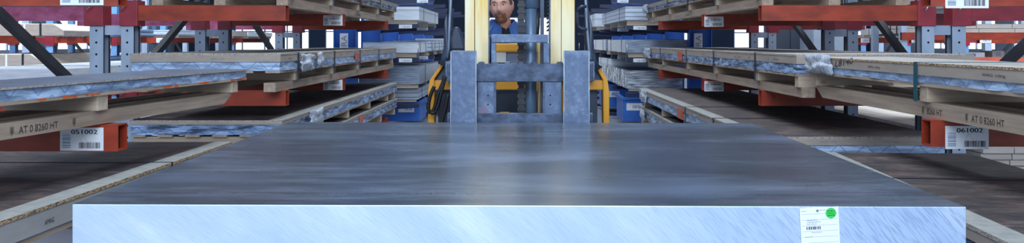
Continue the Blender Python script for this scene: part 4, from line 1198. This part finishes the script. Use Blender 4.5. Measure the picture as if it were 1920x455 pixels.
    for s in (-1, 1):
        rt = Matrix.Rotation(R(s * 10), 3, 'Y'); blob(br, (s * .030, -.0915, .034), .019, .007, .0045, 'hair', rot=rt)
    br.build('eyebrows', head, og)
    # moustache and chin beard: a patch offset from the face surface
    bd = MB(); v = []; f = []; idx = {}
    def in_beard(x, z):
        m_ = abs(x) < .036 and -.056 < z + abs(x) * .35 < -.038          # moustache drooping to the sides
        side = .022 < abs(x) < .036 and -.10 < z < -.045
        chin = abs(x) < .034 and z < -.085
        return m_ or side or chin
    vb = []; fb = []
    def off(p): return hc + RM @ (p + Vector((p.x * .03, -.0065, -.001)))
    for j in range(nv):
        for i in range(nu):
            ids = (j * nu + i, j * nu + (i + 1) % nu, (j + 1) * nu + (i + 1) % nu, (j + 1) * nu + i)
            if all(pts[k].y < -.02 for k in ids):
                cxm = sum(pts[k].x for k in ids) / 4; czm = sum(pts[k].z for k in ids) / 4
                if in_beard(cxm, czm):
                    q = []
                    for k in ids:
                        if k not in idx: idx[k] = len(vb); vb.append(off(pts[k]))
                        q.append(idx[k])
                    fb.append(q)
    bd.add(vb, fb, 'beard', True); bo = bd.build('moustache_and_beard', head, og)
    md = bo.modifiers.new('thickness', 'SOLIDIFY'); md.thickness = 0.007; md.offset = -1
    lp = MB(); blob(lp, (0, -.104, -.0605), .019, .006, .0032, 'lips'); blob(lp, (0, -.104, -.0675), .017, .006, .0038, 'lips'); lp.build('lips', head, og)
    # short hair cap
    hb = []; hf = []; idx = {}
    for j in range(nv):
        for i in range(nu):
            ids = (j * nu + i, j * nu + (i + 1) % nu, (j + 1) * nu + (i + 1) % nu, (j + 1) * nu + i)
            p = sum((pts[k] for k in ids), Vector()) / 4
            lim = .085 if p.y < -.05 else (.012 if p.y < .0 and abs(p.x) > .06 else (.06 if p.y < 0 else -.02) if p.y < 0.0 else (-.02 if p.y < .03 else -.055))
            if p.z > lim:
                q = []
                for k in ids:
                    if k not in idx: idx[k] = len(hb); hb.append(hc + RM @ (pts[k] * 1.05))
                    q.append(idx[k])
                hf.append(q)
    hm = MB(); hm.add(hb, hf, 'hair', True); ho = hm.build('hair', head, og)
    md = ho.modifiers.new('thickness', 'SOLIDIFY'); md.thickness = 0.008; md.offset = -1
    # jacket: torso and sleeves, open collar, shirt
    V2 = []; E2 = []; R2 = []
    def add2(p, r, par=None):
        V2.append(Vector(p) - og); R2.append(r)
        if par is not None: E2.append((par, len(V2) - 1))
        return len(V2) - 1
    base = neck + Vector((-.02, .04, -.055))
    h = add2(hip + Vector((0, 0, .03)), (.175, .14)); c = add2(chest + Vector((-.02, 0, .0)), (.175, .13), h); t = add2(base, (.115, .095), c)
    for s in (-1, 1):
        sh = add2(chest + Vector((s * .155 - .02, -.02 + s * .02, .07)), .074, c); el = add2(chest + Vector((s * .225, -.10, -.17)), .068, sh); add2(Vector((-.14 + s * .15, 6.08, 1.125)), .044, el)
    skin_body('jacket', V2, E2, R2, 'jacket', root)
    # collar rings that stand around the neck
    def collar(name, ctr, rx, ry, h0, h1, mat, gap, thick, lean):
        m = MB(); n = 28; vs = []; fs = []
        for j in range(4):
            for i in range(n + 1):
                a = -math.pi / 2 + gap + (2 * math.pi - 2 * gap) * i / n + .25
                k = 1 + lean * (3 - j) / 3
                z = h0 + (h1 - h0) * j / 3
                dip = -.055 * max(0, -math.sin(a - .25)) ** 2
                vs.append(ctr + Vector((rx * k * math.cos(a), ry * k * math.sin(a), z + dip)))
        for j in range(3):
            for i in range(n): fs.append((j * (n + 1) + i, j * (n + 1) + i + 1, (j + 1) * (n + 1) + i + 1, (j + 1) * (n + 1) + i))
        m.add(vs, fs, mat, True); o = m.build(name, root, og)
        md = o.modifiers.new('thickness', 'SOLIDIFY'); md.thickness = thick
        o.modifiers.new('sub', 'SUBSURF').levels = 1
    collar('jacket_collar', neck + Vector((-.005, .02, -.045)), .086, .082, -.05, .060, 'jacket', .28, .010, .55)
    collar('shirt_collar', neck + Vector((.004, .01, -.03)), .064, .066, -.06, .030, 'undershirt', .02, .006, .30)
    pl = MB()
    seam = [neck + Vector(p) for p in ((-.075, -.06, -.035), (-.095, -.085, -.07), (-.085, -.10, -.11), (-.07, -.105, -.15))]
    pl.tube(seam, .004, 'jacket_lining', 8); pl.build('jacket_piping', root, og)
    # trousers and boots
    V3 = []; E3 = []; R3 = []
    def add3(p, r, par=None):
        V3.append(Vector(p) - og); R3.append(r)
        if par is not None: E3.append((par, len(V3) - 1))
        return len(V3) - 1
    h = add3(hip, (.165, .125))
    for s in (-1, 1):
        a = add3(hip + Vector((s * .09, -.05, -.01)), .098, h); b = add3(hip + Vector((s * .13, -.44, .005)), .072, a); add3(hip + Vector((s * .12, -.48, -.36)), .056, b)
    skin_body('trousers', V3, E3, R3, 'trousers', root)
driver()

# ------------------------------------------------------------ racks and goods beyond the side racks
def side_rack(sx, label, xt, xu, frames, levels, blue=True):
    root = empty('cantilever_rack', (sx * xu, frames[0], 0), label, 'storage rack')
    og = root.location
    for i, y in enumerate(frames):
        for k, xa in enumerate((xu, xu + 0.45)):
            upright_mesh(sx, xa, y, 0.13, 0.13, 2.6, 'upright_blue' if k == 0 else 'upright', holes=False).build('upright', root, og)
        MB().box(sx * (xu + .13), sx * (xu + .45), y + .03, y + .09, 1.42, 1.49, 'upright').build('cross_tie', root, og)
        for li, zt in enumerate(levels):
            arm = arm_mesh(sx, xt, xu, y, zt - 0.12, h=0.12, mat='arm_red').build('arm', root, og)
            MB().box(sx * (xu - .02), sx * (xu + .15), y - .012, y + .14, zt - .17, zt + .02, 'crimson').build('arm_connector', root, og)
            if i < 4:
                lb = MB(); a, b = sorted((sx * (xt + .01), sx * (xt + .2)))
                lb.box(a, b, y - .002, y - .0003, zt - .112, zt - .01, 'white'); lb.barcode((a + .05, y - .003, zt - .09), (1, 0, 0), (0, 0, 1), .13, .045, 'ink_blue', 10, 2)
                lb.build('location_label', arm, og)
            # arms to the other side as well
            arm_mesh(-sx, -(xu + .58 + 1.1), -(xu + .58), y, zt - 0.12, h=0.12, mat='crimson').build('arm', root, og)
    for i in range(len(frames) - 1):
        ya, yb = frames[i] + .13, frames[i + 1]
        z = (0.5, 2.1) if i % 2 else (2.1, 0.5)
        MB().bar((sx * (xu + .3), ya, z[0]), (sx * (xu + .3), yb, z[1]), .04, .05, 'brace').build('diagonal_brace', root, og)
    return root
LV = (CZ + 0.09, CZ - 0.47, CZ - 1.0)
side_rack(-1, 'blue uprights with red arms standing behind the left rack, nearer row', 7.70, 8.75, [10.9, 13.4, 15.9, 18.4, 20.9, 23.4, 25.9], LV)
side_rack(-1, 'blue uprights with red arms of the farther row behind the left rack', 10.6, 11.6, [17.0, 19.5, 22.0, 24.5, 27.0], LV)
side_rack(1, 'blue uprights with red arms standing behind the right rack', 7.6, 8.6, [14.2, 16.7, 19.2, 21.7, 24.2], LV)

def carton(label, sx, edge, y0, L, W, zb, h, group=None, name='cardboard_bundle'):
    """cardboard-wrapped bundle with slanted end, plastic straps"""
    root = empty(name, (sx * edge, y0, zb), label, 'wrapped bundle', group)
    mb = MB(); t = h
    x0, x1 = (0, -W) if sx < 0 else (0, W)
    mb.prism([(x0, 0), (x0, h * .45), (x0 + sx * h * .9, h), (x1, h), (x1, 0)], 'y', 0, L, 'card')
    mb.build('cardboard_wrap', root, bevel=.01)
    for q in (.35, .60, W * .7):
        s = MB(); s.box(sx * q, sx * (q + .03), -.006, L + .006, -.001, h + .005, 'strap' if q == .35 else 'white'); s.build('strap', root)
    tp = MB().box(sx * .72, sx * .80, -.004, .002, 0, h, 'pine_x'); tp.build('parcel_tape', root)
    return root
carton('cardboard-wrapped bundle at far left on the upper arm beside round bars', -1, 7.15, 13.3, 1.6, 1.55, CZ + 0.09, 0.19)
carton('cardboard-wrapped bundle with black strap at far left on the lower arm', -1, 7.25, 13.0, 1.8, 1.45, CZ - 0.47, 0.28)
def bars(where, x, y, L, zb, r, n, rows, seed):
    nm = ['leftmost', 'second from left', 'third from left', 'fourth from left', 'fifth from left', 'sixth from left']
    for rr in range(rows):
        for i in range(n - rr):
            xx = x + (i + .5 * rr) * 2.04 * r; z = zb + r + rr * 1.74 * r
            mb = MB().tube([(0, 0, 0), (0, L, 0)], r, 'cylinder', 14)
            mb.m[-2] = mb.mi('steel_pale')
            o = mb.build('round_bar'); o.location = (xx, y + .03 * ((i * 7 + seed) % 3), z)
            tag(o, 'round bar with pale sawn end, %s in %s layer, %s arm' % (nm[i], 'bottom' if rr == 0 else 'top', where), 'metal bar', 'round bars on the %s arm' % where)
bars('upper far-left', -8.64, 15.82, 3.0, CZ + 0.09, 0.047, 6, 2, 1)
bars('lower far-left', -8.64, 15.82, 3.0, CZ - 0.47, 0.047, 6, 2, 2)

# goods on the racks behind the left rack; each lies on one pair of arms
def simple_pack(label, x0, x1, y0, L, zb, h, mat, group, timber=.06, name='plate_pack', cat='pack of metal plates'):
    root = empty(name, ((x0 + x1) / 2, y0, zb), label, cat, group)
    w = abs(x1 - x0) / 2
    for y in (0.05, L / 2, L - .13): MB().box(-w + .02, w - .02, y, y + .08, 0, timber, 'pine_x').build('cross_timber', root)
    mb = MB(); crinkled(mb, 1, -w, 0, L, timber, timber + h, 2 * w, .004, mat, int(abs(x0) * 9 + y0 * 3)); mb.build('plates', root)
    for y in (L * .2, L * .8): MB().box(-w - .005, w + .005, y, y + .02, timber + h, timber + h + .003, 'strap').box(-w - .005, -w - .001, y, y + .02, timber, timber + h, 'strap').build('strap', root)
    return root
rr = random.Random(5)
mats = ['alu_white', 'alu_layer', 'alu_sheet', 'pine_pale', 'card', 'alu_white']
words = {'alu_white': 'bright', 'alu_layer': 'layered', 'alu_sheet': 'grey', 'pine_pale': 'boarded', 'card': 'brown'}
def fill(side, tip, ys, where):
    for li, zt in enumerate(LV[:2]):
        for k, y in enumerate(ys):
            m = mats[(k * 2 + li * 3 + int(tip)) % len(mats)]
            h = rr.uniform(.07, .14); w = rr.uniform(.7, .95)
            x0 = side * (tip + .03); x1 = side * (tip + .03 + w)
            lv = 'upper' if li == 0 else 'lower'
            simple_pack('%s pack on %s arms, %s, %s from front' % (words[m], lv, where, ['first', 'second', 'third', 'fourth'][k]), x0, x1, y, 2.35, zt, h, m, 'small packs, %s' % where)
fill(-1, 7.7, [19.1, 21.6, 24.0], 'nearer row beyond left rack')
fill(-1, 10.6, [17.0, 19.6, 22.2, 24.8], 'farther row beyond left rack')
fill(1, 7.6, [14.3, 16.9, 19.5, 22.1], 'row beyond right rack')
# long light boxes resting on the far-side arms of the left and right racks
ZB = ARM_TOP
def long_box(label, sx, x0, x1, y0, L, zb, h, mat, name='timber_bundle', cat='timber bundle'):
    root = empty(name, (sx * x0, y0, zb), label, cat)
    n = max(2, int(h / .05)); W = abs(x1 - x0)
    for k in range(n):
        mb = MB(); z = k * h / n; o_ = .03 * ((k * 5) % 3)
        m = 4
        for q in range(m): mb.box(sx * (W * q / m + .004), sx * (W * (q + 1) / m - .004), o_, L - o_, z + .003, z + h / n - .003, mat)
        mb.build('plank_layer', root)
    for y in (.3, L - .3): MB().box(sx * -.004, sx * (W + .004), y, y + .02, -.0, h + .004, 'strap').build('strap', root)
    return root
long_box('pale planks stacked behind the right rack uprights, upper arm level', 1, 3.42, 4.40, 6.4, 4.6, CZ + 0.27, 0.22, 'pine_pale')
long_box('pale planks stacked low behind the right rack uprights', 1, 3.45, 4.4, 6.4, 4.6, CZ - 0.99, 0.25, 'pine_pale')
simple_pack('flat wrapped pack on the far-side arms of the left rack, middle level', -4.45, -3.5, 6.5, 4.5, CZ - .36, .09, 'alu_white', None)
simple_pack('flat wrapped pack on the far-side arms of the right rack, middle level', 3.5, 4.35, 6.5, 1.9, CZ - .36, .05, 'alu_sheet', None)

# cabinets standing behind the right rack
def cabinet(label, x0, x1, y, d, z1, mat):
    root = empty('steel_cabinet', ((x0 + x1) / 2, y + d / 2, 0), label, 'cabinet')
    og = root.location
    MB().box(x0, x1, y + .02, y + d, 0.0, z1, mat).build('cabinet_body', root, og, bevel=.01)
    xm = (x0 + x1) / 2
    for a, b, hx in ((x0 + .01, xm - .005, xm - .05), (xm + .005, x1 - .01, xm + .05)):
        dr = MB().box(a, b, y, y + .019, .08, z1 - .02, mat).build('door', root, og, bevel=.004)
        MB().box(hx - .01, hx + .01, y - .02, y, z1 * .45, z1 * .45 + .14, 'pin').build('handle', dr, og)
    return root
cabinet('dark grey steel cabinet seen between the uprights of the right rack', PX(1452, 13.2), PX(1512, 13.2), 13.2, .6, 2.3, 'steel_grey')
cabinet('pale steel cabinet right of the dark grey one, behind the right rack', PX(1524, 12.6), PX(1590, 12.6), 12.6, .6, 2.2, 'steel_pale')
def shelf_unit():
    x0, x1, y = PX(1690, 11.2), PX(1990, 11.2), 11.2
    root = empty('red_shelf_unit', (x0, y, 0), 'red-beamed shelf unit with small goods behind the right rack', 'shelf unit')
    og = root.location
    for x in (x0, x1):
        for yy in (y, y + .9): MB().box(x, x + .08, yy, yy + .08, 0, 2.5, 'upright').build('upright', root, og)
    for z in (PZ(8, y) - .0, PZ(75, y), PZ(107, y) - .10, .5):
        MB().box(x0, x1, y - .02, y + .03, z, z + .10, 'coral' if z < 1.2 else 'arm_red').build('beam', root, og)
        MB().box(x0 + .08, x1, y + .03, y + .9, z + .06, z + .085, 'brace').build('shelf', root, og)
    return (x0, x1, y)
sx0, sx1, sy = shelf_unit()
k = 0
for zi, z in enumerate((PZ(107, sy) - .10 + .085, .585)):
    x = sx0 + .12; kk = 0
    while x < sx1 - .4:
        w = .16 + .12 * ((k * 7) % 3); h = .035 + .02 * ((k * 5) % 4); mt = ['items_pale', 'items_blue', 'white', 'card', 'steel_pale'][k % 5]
        root = empty('storage_tray', (x, sy + .12, z), '%s tray on the %s shelf of the red-beamed unit, %s from left' % (['pale', 'blue', 'white', 'brown', 'grey'][k % 5], ['middle', 'lower'][zi], ['first', 'second', 'third', 'fourth', 'fifth', 'sixth', 'seventh', 'eighth', 'ninth'][kk]), 'tray', 'trays on the red-beamed shelf unit')
        t = .006
        MB().box(0, w, 0, .3, 0, t, mt).box(0, w, 0, t, t, h, mt).box(0, w, .3 - t, .3, t, h, mt).box(0, t, t, .3 - t, t, h, mt).box(w - t, w, t, .3 - t, t, h, mt).build('tray_body', root)
        MB().box(w * .3, w * .7, -.002, 0, h * .3, h * .8, 'ink_blue').build('paper_label', root)
        x += w + .10; k += 1; kk += 1
long_box('pale planks in two layers on the upper shelf of the red-beamed unit', 1, sx0 + .10, sx1 - .1, sy + .06, .8, PZ(75, sy) + .0855, .13, 'pine_pale')
